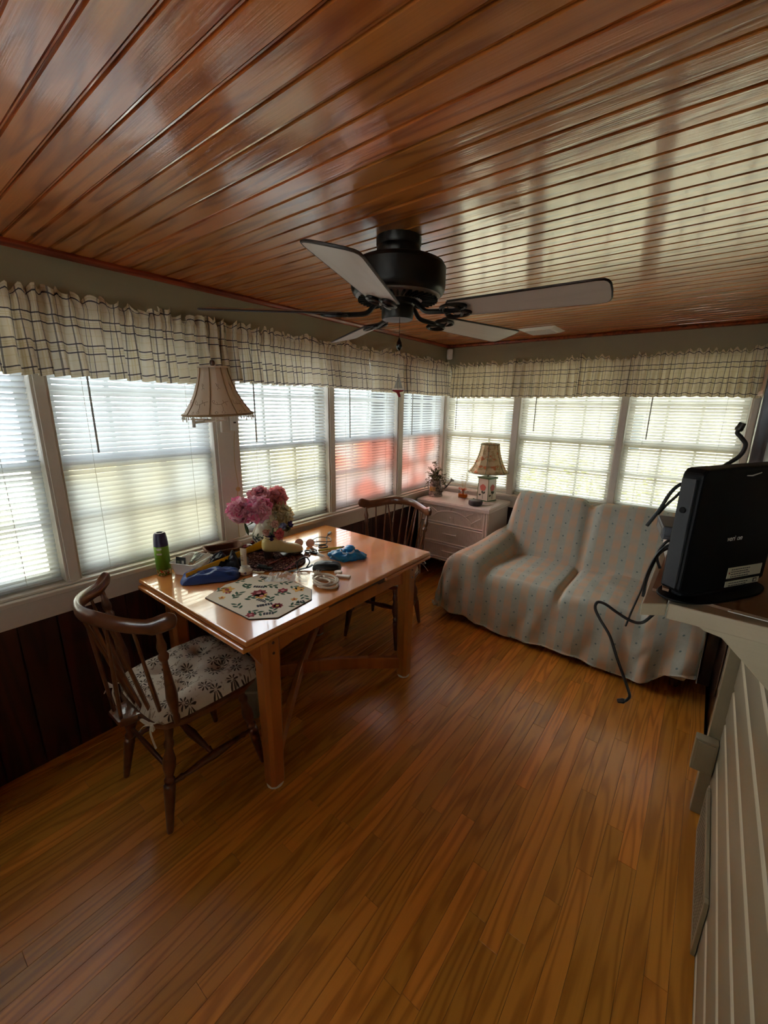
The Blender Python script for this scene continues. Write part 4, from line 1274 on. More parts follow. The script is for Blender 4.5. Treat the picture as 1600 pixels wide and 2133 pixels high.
# smart speaker puck and its cable
M_FABRIC = plain('charcoal_fabric', lin(72, 72, 74), 0.85, bump=0.2, bscale=700)
spk = thing('speaker', 'round charcoal smart speaker at the front edge of the dresser', 'speaker', (0.588, 3.283, DZ))
MB().lathe([(0.0, 0.0), (0.050, 0.0), (0.058, 0.006), (0.060, 0.022), (0.058, 0.038), (0.050, 0.045), (0.0, 0.046)], 32).build('body', M_FABRIC, spk, smooth=True)
MB().lathe([(0.0, 0.0462), (0.048, 0.0455)], 28).build('top_disc', plain('dark_plastic_top', lin(46, 46, 48), 0.4), spk, smooth=True)
cbl = MB()
cbl.tube(bez([(0.645, 3.295, DZ + 0.008), (0.690, 3.33, DZ + 0.006), (0.700, 3.42, DZ + 0.006), (0.66, 3.47, DZ + 0.006), (0.62, 3.40, DZ + 0.006), (0.66, 3.34, DZ + 0.012), (0.71, 3.38, DZ + 0.006), (0.735, 3.3, DZ + 0.006), (0.757, 3.22, DZ + 0.004), (0.762, 3.195, DZ - 0.03), (0.764, 3.192, DZ - 0.16)], 8), 0.0028, 6)
tag(cbl.build('speaker_cable', plain('beige_cable', lin(206, 196, 178), 0.5), smooth=True), 'beige cable coiled beside the charcoal speaker and hanging off the dresser', 'cable')
pk = thing('glasses_case', 'small dark clip lying behind the charcoal speaker on the dresser', 'clip', (0.56, 3.375, DZ), 0.4)
MB().box(-0.05, 0.05, -0.012, 0.012, 0.0, 0.018).build('body', M_FANBLK, pk, bevel=0.005)
MB().box(-0.045, 0.0, -0.010, 0.010, 0.018, 0.030, M=Matrix.Rotation(0.25, 4, 'Y')).build('jaw', M_FANBLK, pk, bevel=0.003)
pk.name = 'black_clip'

# ---------------------------------------------------------------- wall lamp with bell shade on the wide window post
M_SHADE_W = plain('cream_silk_shade', lin(240, 226, 206), 0.8, bump=0.06, bscale=200, trans=0.35)
M_TAN = plain('tan_braid', lin(150, 120, 78), 0.8)
M_BEAD = plain('crystal_bead', lin(232, 226, 214), 0.15, trans=0.4)
wl_ = thing('wall_lamp', 'swing-arm wall lamp with a cream bell shade and bead fringe on the window post', 'lamp', (0.0, 0.0, 0))
MB().box(0.007, 0.026, 1.265, 1.370, 1.425, 1.535).build('wall_plate', plain('ivory_plate', lin(214, 204, 190), 0.35), wl_, bevel=0.004)
MB().box(0.026, 0.034, 1.315, 1.362, 1.435, 1.52).build('switch_plate', M_SASH, wl_, bevel=0.003)
MB().box(0.034, 0.040, 1.332, 1.345, 1.474, 1.482).build('switch', M_DARKWOOD, wl_)
cxw, cyw = 0.235, 1.128
m = MB()
m.tube([(0.026, 1.29, 1.495), (0.12, 1.20, 1.495), (0.235, 1.00, 1.492)], 0.006, 8)
m.tube([(0.235, 1.00, 1.470), (0.235, 1.00, 1.512)], 0.008, 8)
m.tube([(0.235, 1.00, 1.505), (cxw, cyw, 1.505), (cxw, cyw, 1.765)], 0.005, 8)
m.build('swing_arm', M_WICK, wl_, smooth=True)
wprof = [(0.160, 0.0), (0.150, 0.010), (0.125, 0.045), (0.100, 0.090), (0.080, 0.140), (0.068, 0.185), (0.064, 0.212)]
sh = bell(8, wprof, 1.530).xf(Matrix.Translation((cxw, cyw, 0)) @ Matrix.Translation((0, 0, 1.53)) @ Matrix.Rotation(R(3), 4, 'X') @ Matrix.Translation((0, 0, -1.53)))
shade = sh.build('shade', M_SHADE_W, wl_, smooth=True, sharp=30, solid=0.002)
Ms_ = Matrix.Translation((cxw, cyw, 0)) @ Matrix.Translation((0, 0, 1.53)) @ Matrix.Rotation(R(3), 4, 'X') @ Matrix.Translation((0, 0, -1.53))
def ringp(r, z, n=40): return [Ms_ @ Vector((r * math.cos(a), r * math.sin(a), z)) for a in [2 * PI * i / n for i in range(n)]]
m = MB(); m.tube(ringp(0.160, 1.530), 0.0048, 6, closed=True); m.build('braid', M_TAN, shade, smooth=True)
m = MB(); m.tube(ringp(0.065, 1.742), 0.004, 6, closed=True); m.build('braid', M_SHADE_W, shade, smooth=True)
for k in range(8):
    a = 2 * PI * k / 8 + 2 * PI / 8
    m = MB(); m.tube([Ms_ @ Vector((r * 1.002 * math.cos(a), r * 1.002 * math.sin(a), z + 1.530)) for r, z in wprof], 0.0026, 5); m.build('seam', M_TAN, shade, smooth=True)
bd0 = None
for k in range(60):
    a = 2 * PI * k / 60
    p = Ms_ @ Vector((0.160 * math.cos(a), 0.160 * math.sin(a), 1.526))
    ln = 0.010 + 0.010 * (k % 3 == 0)
    if bd0 is None:
        bd0 = MB().lathe([(0.0005, 0.0), (0.0018, -0.003), (0.0008, -0.006), (0.003, -0.012), (0.0034, -0.016), (0.0, -0.021)], 7).build('bead_drop', M_BEAD, shade, p, smooth=True)
    else:
        o = bd0.copy(); COL.objects.link(o); o.location = p; o.scale = (1, 1, 0.75 + 0.5 * (k % 3 == 0))
# embroidery: little vines and flowers stitched on the shade
def onshade(a, z, off=1.006):
    zz = max(0.0, min(0.212, z))
    for (r0, z0), (r1, z1) in zip(wprof, wprof[1:]):
        if zz <= z1: r = r0 + (r1 - r0) * (zz - z0) / (z1 - z0); break
    n = 8; q = ((a - PI / n) % (2 * PI / n)) - PI / n
    rr = r * (0.35 + 0.65 * math.cos(PI / n) / math.cos(q)) * off
    return Ms_ @ Vector((rr * math.cos(a), rr * math.sin(a), 1.530 + zz))
m = MB()
for k in range(8):
    a0 = 2 * PI * (k + 0.5) / 8 + PI / 8 * 0 
    def seg(pl): m.tube([onshade(a0 + x, z) for x, z in pl], 0.0011, 4)
    seg([(-0.30, 0.052), (-0.15, 0.046), (0.0, 0.048), (0.14, 0.056), (0.30, 0.060)])
    seg([(0.0, 0.048), (0.02, 0.034), (0.01, 0.020)])
    seg([(-0.12, 0.046), (-0.16, 0.058)]); seg([(0.10, 0.053), (0.07, 0.066)]); seg([(0.16, 0.055), (0.19, 0.042)])
    seg([(-0.1, 0.14), (0.0, 0.120), (0.1, 0.115)]); seg([(0.0, 0.120), (-0.05, 0.110)])
    for fx_, fz in ((0.01, 0.014), (-0.28, 0.060), (-0.2, 0.012), (-0.02, 0.13)):
        m.tube([onshade(a0 + fx_ + 0.045 * math.cos(t), fz + 0.005 * math.sin(t)) for t in [2 * PI * i / 8 for i in range(8)]], 0.0011, 4, closed=True)
m.build('embroidery', M_TAN, shade)
MB().lathe([(0.0, -0.006), (0.010, 0.0), (0.013, 0.010), (0.009, 0.020), (0.0, 0.024)], 14, Matrix.Translation(Ms_ @ Vector((0, 0, 1.752)))).build('finial', M_DARKWOOD, wl_, smooth=True)
m = MB(); m.tube(bez([(0.034, 1.335, 1.43), (0.016, 1.338, 1.36), (0.016, 1.334, 1.25), (0.018, 1.344, 1.13), (0.014, 1.340, 1.115)], 8), 0.0020, 6)
m.tube(bez([(0.014, 1.340, 1.09), (0.012, 1.335, 1.02), (0.012, 1.330, 0.90), (0.012, 1.33, 0.815)], 8), 0.0020, 6)
m.build('cord', plain('clear_lamp_cord', lin(186, 160, 112), 0.4), wl_, smooth=True)
MB().lathe([(0.0, 0.0), (0.013, 0.002), (0.013, 0.010), (0.0, 0.012)], 16, Matrix.Translation((0.012, 1.342, 1.102)) @ Matrix.Rotation(PI / 2, 4, 'Y')).build('cord_switch', plain('gold_plastic_switch', lin(196, 160, 100), 0.35), wl_, smooth=True)
# ---------------------------------------------------------------- things on the dining table
T = TZ + 0.0006
rd = random.Random(21)
# spray can
def can_green():
    t = NT('green_can_print')
    tc = t.n('ShaderNodeTexCoord'); sp = t.n('ShaderNodeSeparateXYZ'); t.l(tc.outputs['Object'], sp.inputs[0])
    z = sp.outputs[2]
    c = t.ramp(t.m('DIVIDE', z, 0.22), [(0.0, lin(70, 110, 40)), (0.35, lin(104, 160, 44)), (0.7, lin(150, 196, 70))])
    nz = t.noise(tc.outputs['Object'], 120, 2)
    fl = t.m('MULTIPLY', t.m('LESS_THAN', z, 0.028), t.m('GREATER_THAN', nz, 0.52))
    c = t.mix(fl, c, lin(220, 196, 180))
    n2 = t.noise(tc.outputs['Object'], 70, 2)
    fl2 = t.m('MULTIPLY', t.m('LESS_THAN', z, 0.034), t.m('GREATER_THAN', n2, 0.60))
    c = t.mix(fl2, c, lin(180, 60, 60))
    t.l(c, t.b.inputs['Base Color']); t.b.inputs['Roughness'].default_value = 0.3; t.b.inputs['Metallic'].default_value = 0.2
    return t.mat
sc_ = thing('spray_can', 'green aerosol can with a dark purple cap at the table corner', 'spray can', (0.090, 0.852, T))
MB().lathe([(0.0, 0.0), (0.0315, 0.0), (0.033, 0.004), (0.033, 0.145), (0.031, 0.152)], 28).build('body', can_green(), sc_, smooth=True)
MB().lathe([(0.0325, 0.146), (0.0320, 0.160), (0.030, 0.185), (0.027, 0.205), (0.022, 0.213), (0.014, 0.213), (0.012, 0.207), (0.0, 0.206)], 28).build('cap', plain('dark_purple_plastic', lin(62, 56, 92), 0.35), sc_, smooth=True)
m = MB()
for r_, z_, n_ in ((0.0334, 0.135, 5), (0.0334, 0.112, 8)):
    for k in range(n_):
        a = -0.75 + 0.09 * (k - n_ / 2)
        m.box(-0.0012, 0.0012, 0, 0.0004, -0.004, 0.004, M=Matrix.Rotation(a + PI / 2 * 0 - PI / 2 + PI / 2, 4, 'Z') @ Matrix.Translation((r_, 0, z_)) @ Matrix.Rotation(-PI / 2, 4, 'Z'))
m.build('print', M_SASH, sc_)
MB().box(-0.012, 0.012, 0, 0.0006, -0.004, 0.004, M=Matrix.Rotation(-0.75, 4, 'Z') @ Matrix.Translation((0.0330, 0, 0.138)) @ Matrix.Rotation(-PI / 2, 4, 'Z')).build('brand_patch', plain('white_print', lin(214, 222, 206), 0.4), sc_)

# clear tub with odds and ends
M_TUB = NT('clear_frosted_plastic')
M_TUB.b.inputs['Base Color'].default_value = (0.9, 0.93, 0.95, 1); M_TUB.b.inputs['Roughness'].default_value = 0.2
M_TUB.b.inputs['Alpha'].default_value = 0.42
M_TUB.bump(M_TUB.noise(M_TUB.obj(), 30, 1), 0.05); M_TUB = M_TUB.mat
tubp = (0.158, 0.962)
tub = thing('plastic_tub', 'clear plastic tub holding papers and small packets', 'tub', (tubp[0], tubp[1], T), R(24))
m = MB()
def rr(hx, hy, c, z, n=5):
    out = []
    for (sx, sy, a0) in ((1, 1, 0), (-1, 1, PI / 2), (-1, -1, PI), (1, -1, 3 * PI / 2)):
        for i in range(n):
            a = a0 + PI / 2 * i / (n - 1)
            out.append((sx * (hx - c) + c * math.cos(a), sy * (hy - c) + c * math.sin(a), z))
    return out
loops = [rr(0.056, 0.068, 0.015, 0.001), rr(0.068, 0.080, 0.018, 0.058), rr(0.072, 0.084, 0.02, 0.060), rr(0.072, 0.084, 0.02, 0.064), rr(0.067, 0.079, 0.018, 0.064), rr(0.054, 0.066, 0.015, 0.003)]
n = len(loops[0]); vs = [p for l in loops for p in l]
fs = [(q * n + i, q * n + (i + 1) % n, (q + 1) * n + (i + 1) % n, (q + 1) * n + i) for q in range(len(loops) - 1) for i in range(n)]
fs += [tuple(range(n - 1, -1, -1)), tuple((len(loops) - 1) * n + i for i in range(n))]
m.add(vs, fs); m.build('body', M_TUB, tub, smooth=True, sharp=50)
def tubthing(name, label, cat, mb_, mat, dx, dy, dz, rot=(0, 0, 0), **kw):
    o = mb_.build(name, mat, loc=(tubp[0] + dx, tubp[1] + dy, T + dz), rot=rot, **kw)
    return tag(o, label, cat)
cd = thing('card', 'dark grey card with white print sticking up in the clear tub', 'card', (tubp[0] - 0.010, tubp[1] - 0.055, T + 0.010), R(24))
MB().box(-0.028, 0.028, -0.0006, 0.0006, 0, 0.072, M=Matrix.Rotation(-0.12, 4, 'X')).build('sheet', plain('slate_card', lin(58, 66, 78), 0.5), cd)
m = MB()
for k in range(4): m.box(-0.022, -0.006, -0.0013, -0.0007, 0.050 - k * 0.005, 0.052 - k * 0.005, M=Matrix.Rotation(-0.12, 4, 'X'))
m.box(0.006, 0.018, -0.0013, -0.0007, 0.040, 0.055, M=Matrix.Rotation(-0.12, 4, 'X'))
m.build('print', M_SASH, cd)
def crumple(nx, ny, sx, sy, h, seed, fr=14):
    def fn(u, v):
        x, y = (u - 0.5) * sx, (v - 0.5) * sy
        e = (1 - (2 * u - 1) ** 4) * (1 - (2 * v - 1) ** 4)
        p = Vector((x * fr, y * fr, seed))
        w = mnoise.noise(p) * 0.6 + abs(mnoise.noise(p * 2.1)) * 0.7
        return (x + 0.25 * sx / fr * mnoise.noise(p + Vector((9, 0, 0))) * 3, y + 0.25 * sy / fr * mnoise.noise(p + Vector((0, 9, 0))) * 3, 0.002 + h * (0.25 + 0.9 * max(0, w)) * (0.25 + 0.75 * e))
    return MB().grid(nx, ny, fn)
M_PAPER = plain('crumpled_paper', lin(206, 196, 180), 0.8)
M_BROWNPAPER = plain('tan_paper', lin(166, 140, 116), 0.85)
tubthing('paper_packet', 'tan crumpled paper packet inside the clear tub', 'packet', crumple(16, 16, 0.08, 0.09, 0.05, 3, 40), M_BROWNPAPER, 0.01, 0.0, 0.012, (0, 0, 0.4), solid=0.001)
m = MB()
for k in range(7): m.box(-0.030 + k * 0.008, -0.025 + k * 0.008, -0.05, 0.05, 0.0, 0.002, M=Matrix.Translation((0, 0, 0.001 * k)) @ Matrix.Rotation(0.5, 4, 'Y'))
tubthing('paper_strips', 'pale paper strips leaning out of the clear tub', 'paper', m, M_PAPER, 0.045, 0.045, 0.046, (0.35, 0, 0.2))
tubthing('sachet', 'foil sachet standing in the clear tub', 'packet', crumple(10, 10, 0.045, 0.06, 0.012, 8, 60), plain('foil_sachet', lin(150, 156, 150), 0.3, metal=0.6), -0.005, 0.03, 0.055, (0.9, 0.3, 0.5), solid=0.001)

# brown basket
M_BASKET = plain('brown_woven_straw', lin(112, 76, 58), 0.8, bump=0.4, bscale=160, var=0.25)
bk = thing('basket', 'small brown woven basket with a dark lining against the window post', 'basket', (0.128, 1.152, T), R(72))
m = MB()
loops = []
nl = 10
for q in range(nl):
    t_ = q / (nl - 1)
    loops.append(rr(0.078 + 0.014 * t_, 0.045 + 0.010 * t_, 0.03, 0.0 + 0.058 * t_ + (0.010 * 0), 6))
n = len(loops[0])
vs = []
for q, l in enumerate(loops):
    for i, p in enumerate(l):
        f = 1 + 0.035 * math.sin(i * PI + q * PI)
        z = p[2] + (0.014 * (p[0] / 0.09) ** 2 if q > 5 else 0)
        vs.append((p[0] * f, p[1] * f, z))
fs = [(q * n + i, q * n + (i + 1) % n, (q + 1) * n + (i + 1) % n, (q + 1) * n + i) for q in range(nl - 1) for i in range(n)] + [tuple(range(n - 1, -1, -1))]
m.add(vs, fs); m.build('weave', M_BASKET, bk, smooth=True, sharp=180, solid=0.006)
m = MB(); m.tube([(p[0] * 1.02, p[1] * 1.02, p[2] + 0.014 * (p[0] / 0.09) ** 2) for p in loops[-1]], 0.0065, 7, closed=True); m.build('rim', M_BASKET, bk, smooth=True)
MB().prism([(p[0] * 0.93, p[1] * 0.93) for p in loops[5]], 0.030, 0.036).build('lining', plain('dark_brown_lining', lin(46, 26, 22), 0.9), bk)

# blue pouch, two soft cases
M_NAVY = plain('blue_nylon', lin(34, 66, 136), 0.5, bump=0.25, bscale=26, var=0.25)
M_DKNAVY = plain('dark_navy_nylon', lin(22, 28, 48), 0.55, bump=0.2, bscale=30)
def softbag(sx, sy, h, seed, nx=26, ny=26, rough=0.3):
    def fn(top):
        def f(u, v):
            x, y = (u - 0.5) * 2, (v - 0.5) * 2
            sq = 1 - 0.12 * (x * x) * (y * y)
            e = (max(0, 1 - abs(x) ** 3.0) * max(0, 1 - abs(y) ** 3.0)) ** 0.42
            w = mnoise.noise(Vector((x * 2.3, y * 2.3, seed))) + 0.5 * mnoise.noise(Vector((x * 6, y * 6, seed + 4)))
            z = h * e * (1 + rough * w) if top else -0.0
            return (x * sx / 2 * sq, y * sy / 2 * sq, (z if top else 0.0) + 0.002)
        return f
    m = MB(); m.grid(nx, ny, fn(True)); m.grid(nx, ny, lambda u, v: fn(False)(1 - u, v))
    return m
o = softbag(0.27, 0.135, 0.040, 3.0, rough=0.5).build('nylon_pouch', M_NAVY, loc=(0.318, 0.968, T), rot=(0, 0, R(57)), smooth=True, sharp=180)
tag(o, 'bright blue nylon pouch lying under the yellow strip', 'pouch')
o = softbag(0.15, 0.11, 0.070, 9.0, rough=0.5).build('nylon_pouch', M_DKNAVY, loc=(0.252, 1.080, T), rot=(0, 0, R(60)), smooth=True, sharp=180)
tag(o, 'dark navy pouch slumped between the tub and the brown basket', 'pouch')
# yellow strip
M_YEL = plain('yellow_plastic', lin(232, 176, 28), 0.35, coat=0.2)
pa, pb = Vector((0.292, 0.862, T + 0.034)), Vector((0.262, 1.325, T + 0.072))
m = MB(); d = (pb - pa); L = d.length
vs, fs = [], []
N_ = 24
for i in range(N_ + 1):
    t_ = i / N_; hgt = 0.021 + 0.012 * sstep(0.70, 1.0, t_)
    p = pa + d * t_
    for k in range(7):
        a = (k / 6 - 0.5) * 1.5
        vs.append((p.x + 0.012 * math.cos(a) - 0.012, p.y, p.z + hgt * math.sin(a) * 1.15))
for i in range(N_):
    for k in range(6): fs.append((i * 7 + k, (i + 1) * 7 + k, (i + 1) * 7 + k + 1, i * 7 + k + 1))
m.add(vs, fs)
yo = m.build('yellow_strip', M_YEL, smooth=True, sharp=180, solid=0.003)
tag(yo, 'long yellow plastic strip with a curved end resting on the blue pouch', 'plastic strip')
# grey gadgets
M_GREYP = plain('grey_plastic', lin(128, 132, 130), 0.4)
for k, (x_, y_, z_, r_, lb) in enumerate(((0.290, 1.165, 0.030, 0.5, 'pale grey plastic gadget leaning on the yellow strip'), (0.222, 1.190, 0.022, 0.9, 'dark grey plastic gadget in front of the brown basket'))):
    g = thing('gadget', lb, 'gadget', (x_, y_, T), r_)
    MB().box(-0.026, 0.026, -0.018, 0.018, 0.0, 0.045 + 0.008 * k).build('case', M_GREYP if k == 0 else plain('slate_plastic', lin(86, 90, 88), 0.5), g, bevel=0.007)
    MB().box(-0.016, 0.016, -0.019, -0.0175, 0.016, 0.034).build('face', plain('gadget_face', lin(96, 102, 100), 0.3), g)
# ceramic dish with cream tube
dsh = thing('ceramic_dish', 'little white ceramic pot painted with blue flowers beside the yellow strip', 'pot', (0.395, 1.108, T))
db = MB().lathe([(0.0, 0.0), (0.026, 0.0), (0.033, 0.008), (0.034, 0.018), (0.026, 0.028), (0.022, 0.034), (0.024, 0.036), (0.0, 0.034)], 26).build('body', M_CERAM, dsh, smooth=True)
for a, c_ in ((-0.6, 'dish_blue'), (-1.5, 'dish_blue2')):
    m = MB(); m.prism(disc(0, 0, 0.006, 0.006, 12, 0.2), 0, 0.001, Matrix.Rotation(a, 4, 'Z') @ Matrix.Translation((0.0335, 0, 0.014)) @ Matrix.Rotation(PI / 2, 4, 'Y')); m.build('painted_flower', plain(c_, lin(70, 62, 110), 0.4), db)
ct = thing('cream_tube', 'small cream cosmetic tube standing on the white ceramic pot', 'tube', (0.393, 1.105, T + 0.0365), R(20))
m = MB(); vs = []
prof_ = [(0.013, 0.013, 0.012), (0.0145, 0.0145, 0.016), (0.0155, 0.012, 0.05), (0.019, 0.0022, 0.088), (0.0195, 0.0014, 0.096)]
for rx_, ry_, z_ in prof_: vs += [(rx_ * math.cos(2 * PI * i / 20), ry_ * math.sin(2 * PI * i / 20), z_) for i in range(20)]
fs = [(q * 20 + i, q * 20 + (i + 1) % 20, (q + 1) * 20 + (i + 1) % 20, (q + 1) * 20 + i) for q in range(4) for i in range(20)] + [tuple(range(19, -1, -1)), tuple(80 + i for i in range(20))]
m.add(vs, fs); m.build('body', plain('cream_tube_plastic', lin(214, 196, 170), 0.35), ct, smooth=True, sharp=60)
MB().lathe([(0.0, 0.0), (0.0145, 0.0), (0.0145, 0.013), (0.0, 0.013)], 20).build('cap', M_SASH, ct, smooth=True)
m = MB()
for k in range(4): m.box(-0.007, 0.006 - 0.002 * (k % 2), -0.0158 + 0.0002 * k, -0.0130, 0.036 + k * 0.008, 0.039 + k * 0.008)
m.build('print', M_TAN, ct)
# braided mat
M_BRAID = NT('dark_red_braid')
nzb = M_BRAID.noise(M_BRAID.obj((1, 1, 1)), 150, 2, 0.5, 0.6)
M_BRAID.l(M_BRAID.mix(M_BRAID.ramp(nzb, [(0.50, 0.0), (0.60, 1.0)]), lin(66, 22, 24), lin(160, 120, 112)), M_BRAID.b.inputs['Base Color']); M_BRAID.b.inputs['Roughness'].default_value = 0.9
M_BRAID.bump(nzb, 0.3); M_BRAID = M_BRAID.mat
bm_ = thing('braided_mat', 'dark red braided oval mat under the vase and the ceramic boot', 'mat', (0.283, 1.298, T), R(12))
MB().prism(disc(0, 0, 0.245, 0.165, 40), 0.0, 0.003).build('backing', M_BRAID, bm_)
for k in range(9):
    f = 1 - k / 9
    m = MB(); nn = 60
    m.tube([((0.080 + 0.165 * f) * math.cos(a), 0.170 * f * math.sin(a), 0.005 + 0.001 * math.sin(a * 40)) for a in [2 * PI * i / nn for i in range(nn)]], 0.0075 if True else 0, 6, closed=True, flat=0.6)
    m.build('braid', M_BRAID, bm_, smooth=True)
BT = T + 0.0105
# vase with painted flowers
vx, vy = 0.170, 1.392
vs_ = thing('vase', 'white ceramic pitcher vase painted with blue berries and green leaves', 'vase', (vx, vy, BT))
vprof = [(0.0, 0.0), (0.042, 0.0), (0.045, 0.006), (0.058, 0.035), (0.067, 0.065), (0.068, 0.085), (0.060, 0.110), (0.046, 0.135), (0.041, 0.155), (0.043, 0.172), (0.052, 0.186), (0.049, 0.187), (0.039, 0.165), (0.038, 0.14), (0.0, 0.12)]
vb = MB().lathe(vprof, 36).build('body', M_CERAM, vs_, smooth=True)
def onv(a, z, off=0.0008):
    for (r0, z0), (r1, z1) in zip(vprof[1:11], vprof[2:12]):
        if z <= z1: r = r0 + (r1 - r0) * (z - z0) / max(1e-6, z1 - z0); break
    return Vector(((r + off) * math.cos(a), (r + off) * math.sin(a), z))
def decal_v(m, a0, z0, shape, sc):
    pts = [onv(a0 + p[0] / 0.06, z0 + p[1]) for p in shape]
    c = sum(pts, Vector()) / len(pts)
    n_ = len(pts)
    m.add([c] + pts, [(0, 1 + i, 1 + (i + 1) % n_) for i in range(n_)])
bl, gr, rd_ = MB(), MB(), MB()
for a0 in (-1.5, -0.9, -0.35, 0.2, -2.1):
    for (dx, dz) in ((0, 0.060), (0.012, 0.070), (-0.011, 0.066), (0.004, 0.048)): decal_v(bl, a0 + dx / 0.06, dz + 0.006 * math.sin(a0 * 7), disc(0, 0, 0.0075, 0.0075, 10), 1)
    for (dx, dz, an) in ((0.026, 0.083, 0.6), (-0.026, 0.080, 2.4), (0.024, 0.040, -0.5), (-0.018, 0.095, 1.2)): decal_v(gr, a0 + dx / 0.06, dz, leafp(0, 0, 0.024, 0.005, an, 6), 1)
    decal_v(rd_, a0 + 0.45, 0.030, disc(0, 0, 0.011, 0.011, 12), 1)
bl.build('painted_berries', plain('painted_dark_blue', lin(58, 62, 86), 0.3), vb); gr.build('painted_leaves', plain('painted_green', lin(78, 98, 80), 0.3), vb); rd_.build('painted_fruit', plain('painted_dark_red', lin(120, 40, 44), 0.3), vb)
m = MB(); m.tube(bez([(0.055, 0.02, 0.085), (0.092, 0.03, 0.10), (0.088, 0.03, 0.15), (0.045, 0.015, 0.172)], 8), 0.006, 8); m.build('handle', M_CERAM, vs_, smooth=True)

def petal_mat(name, c1, c2):
    t = NT(name)
    n_ = t.noise(t.obj(), 18, 2)
    c = t.mix(n_, c1, c2)
    t.l(c, t.b.inputs['Base Color']); t.b.inputs['Roughness'].default_value = 0.7
    translucent(t, c, 0.3)
    return t.mat
PK1 = petal_mat('pale_pink_petal', lin(250, 206, 218), lin(242, 180, 200))
PK2 = petal_mat('hot_pink_petal', lin(236, 112, 160), lin(244, 158, 190))
PK3 = petal_mat('coral_pink_petal', lin(240, 140, 146), lin(248, 190, 194))
CRM = petal_mat('cream_hydrangea_petal', lin(244, 236, 204), lin(230, 218, 178))
M_STEM = plain('green_stem', lin(84, 104, 60), 0.6)
def flower(name, label, cat, c, r, cols, stem_to, seed, group, npet=120, aim=(0.4, -0.3, 0.8)):
    rq = random.Random(seed)
    t = thing(name, label, cat, c, 0, group)
    ax = Vector(aim).normalized(); Mq = ax.to_track_quat('Z', 'Y').to_matrix().to_4x4()
    ms = {k: MB() for k in range(len(cols))}
    for i in range(npet):
        th = rq.uniform(0, PI * 0.72); ph = rq.uniform(0, 2 * PI)
        dirv = Vector((math.sin(th) * math.cos(ph), math.sin(th) * math.sin(ph), math.cos(th)))
        rad = r * rq.uniform(0.70, 1.0)
        w = r * rq.uniform(0.18, 0.33); l = r * rq.uniform(0.28, 0.42)
        q = dirv.to_track_quat('Z', 'Y').to_matrix().to_4x4() @ Matrix.Rotation(rq.uniform(0, 6.28), 4, 'Z') @ Matrix.Rotation(rq.uniform(-0.9, 0.9), 4, 'X')
        vs, fs = [], []
        for a in range(5):
            for b in range(4):
                u, v = a / 4 - 0.5, b / 3
                x = u * w * 2 * (0.45 + 0.75 * math.sin(PI * min(1, v * 0.75 + 0.1)))
                y = (v - 0.35) * l * 1.6
                zz = 0.22 * r * (u * u * 2 + 0.6 * v * v) + 0.05 * r * math.sin(u * 14 + i) * v
                vs.append(Mq @ (dirv * rad * 0.72 + q @ Vector((x, y, zz))))
        for a in range(4):
            for b in range(3): fs.append((a * 4 + b, a * 4 + b + 1, a * 4 + 5 + b, a * 4 + 4 + b))
        k = 0 if rq.random() < 0.72 or len(cols) == 1 else 1
        ms[k].add(vs, fs)
    core = MB().lathe([(0.0, -0.55 * r), (0.4 * r, -0.4 * r), (0.62 * r, 0.0), (0.45 * r, 0.4 * r), (0.0, 0.6 * r)], 14, Mq)
    core.build('flower_core', cols[0], t, smooth=True)
    for k, mm in ms.items():
        if mm.v: tag(mm.build('petals', cols[k], t, smooth=True, sharp=180), kind='stuff')
    st = Vector(stem_to) - Vector(c)
    m = MB(); m.tube(bez([(0, 0, 0), st * 0.5 + Vector((0, 0, 0.012)), st], 6), 0.0035, 6); m.build('stem', M_STEM, t, smooth=True)
    return t
neck = (vx, vy, BT + 0.150)
G = 'flowers in the white vase'
flower('peony', 'pale pink peony at the left of the bouquet, tipped outward', 'flower', (0.215, 1.215, 1.030), 0.074, [PK1, PK2], neck, 1, G, aim=(0.3, -0.7, 0.35))
flower('peony', 'large pale pink peony facing the room at the front of the bouquet', 'flower', (0.275, 1.285, 1.035), 0.078, [PK1, PK2], neck, 2, G, aim=(0.85, -0.3, 0.3))
flower('peony', 'hot pink peony squeezed between the two pale peonies', 'flower', (0.205, 1.272, 1.020), 0.068, [PK2, PK1], neck, 3, G, aim=(0.6, -0.5, 0.3))
flower('peony', 'rosy peony at the top of the bouquet', 'flower', (0.165, 1.372, 1.062), 0.070, [PK1, PK3], neck, 4, G, aim=(0.3, -0.1, 0.9))
flower('peony', 'coral pink peony at the right of the bouquet', 'flower', (0.180, 1.478, 1.045), 0.074, [PK3, PK1], neck, 5, G, aim=(0.35, 0.35, 0.8))
flower('hydrangea', 'cream hydrangea head drooping at the right of the vase', 'flower', (0.235, 1.456, 0.955), 0.080, [CRM], neck, 6, G, npet=190, aim=(0.85, 0.1, 0.1))
flower('hydrangea', 'cream hydrangea head just above the ceramic boot flowers', 'flower', (0.235, 1.440, 0.905), 0.050, [CRM], neck, 7, G, npet=110, aim=(0.9, 0.1, -0.1))
o = MB()
for (a, b, c_) in (((0.20, 1.25, 0.955), (0.225, 1.245, 0.92), (0.22, 1.255, 0.885)), ((0.22, 1.30, 0.965), (0.24, 1.265, 0.955), (0.235, 1.235, 0.945))):
    P_ = bez([a, b, c_], 8); n_ = len(P_)
    vs, fs = [], []
    for i, p in enumerate(P_):
        w = 0.010 * math.sin(PI * (0.08 + 0.92 * i / (n_ - 1)))
        vs += [p + Vector((0, -w, 0)), p + Vector((0.004, 0, 0.002)), p + Vector((0, w, 0))]
    for i in range(n_ - 1): fs += [(i * 3, i * 3 + 1, i * 3 + 4, i * 3 + 3), (i * 3 + 1, i * 3 + 2, i * 3 + 5, i * 3 + 4)]
    o.add(vs, fs)
tag(o.build('peony_leaves', M_STEM, smooth=True), 'drooping green leaves under the peonies beside the vase', 'leaves')

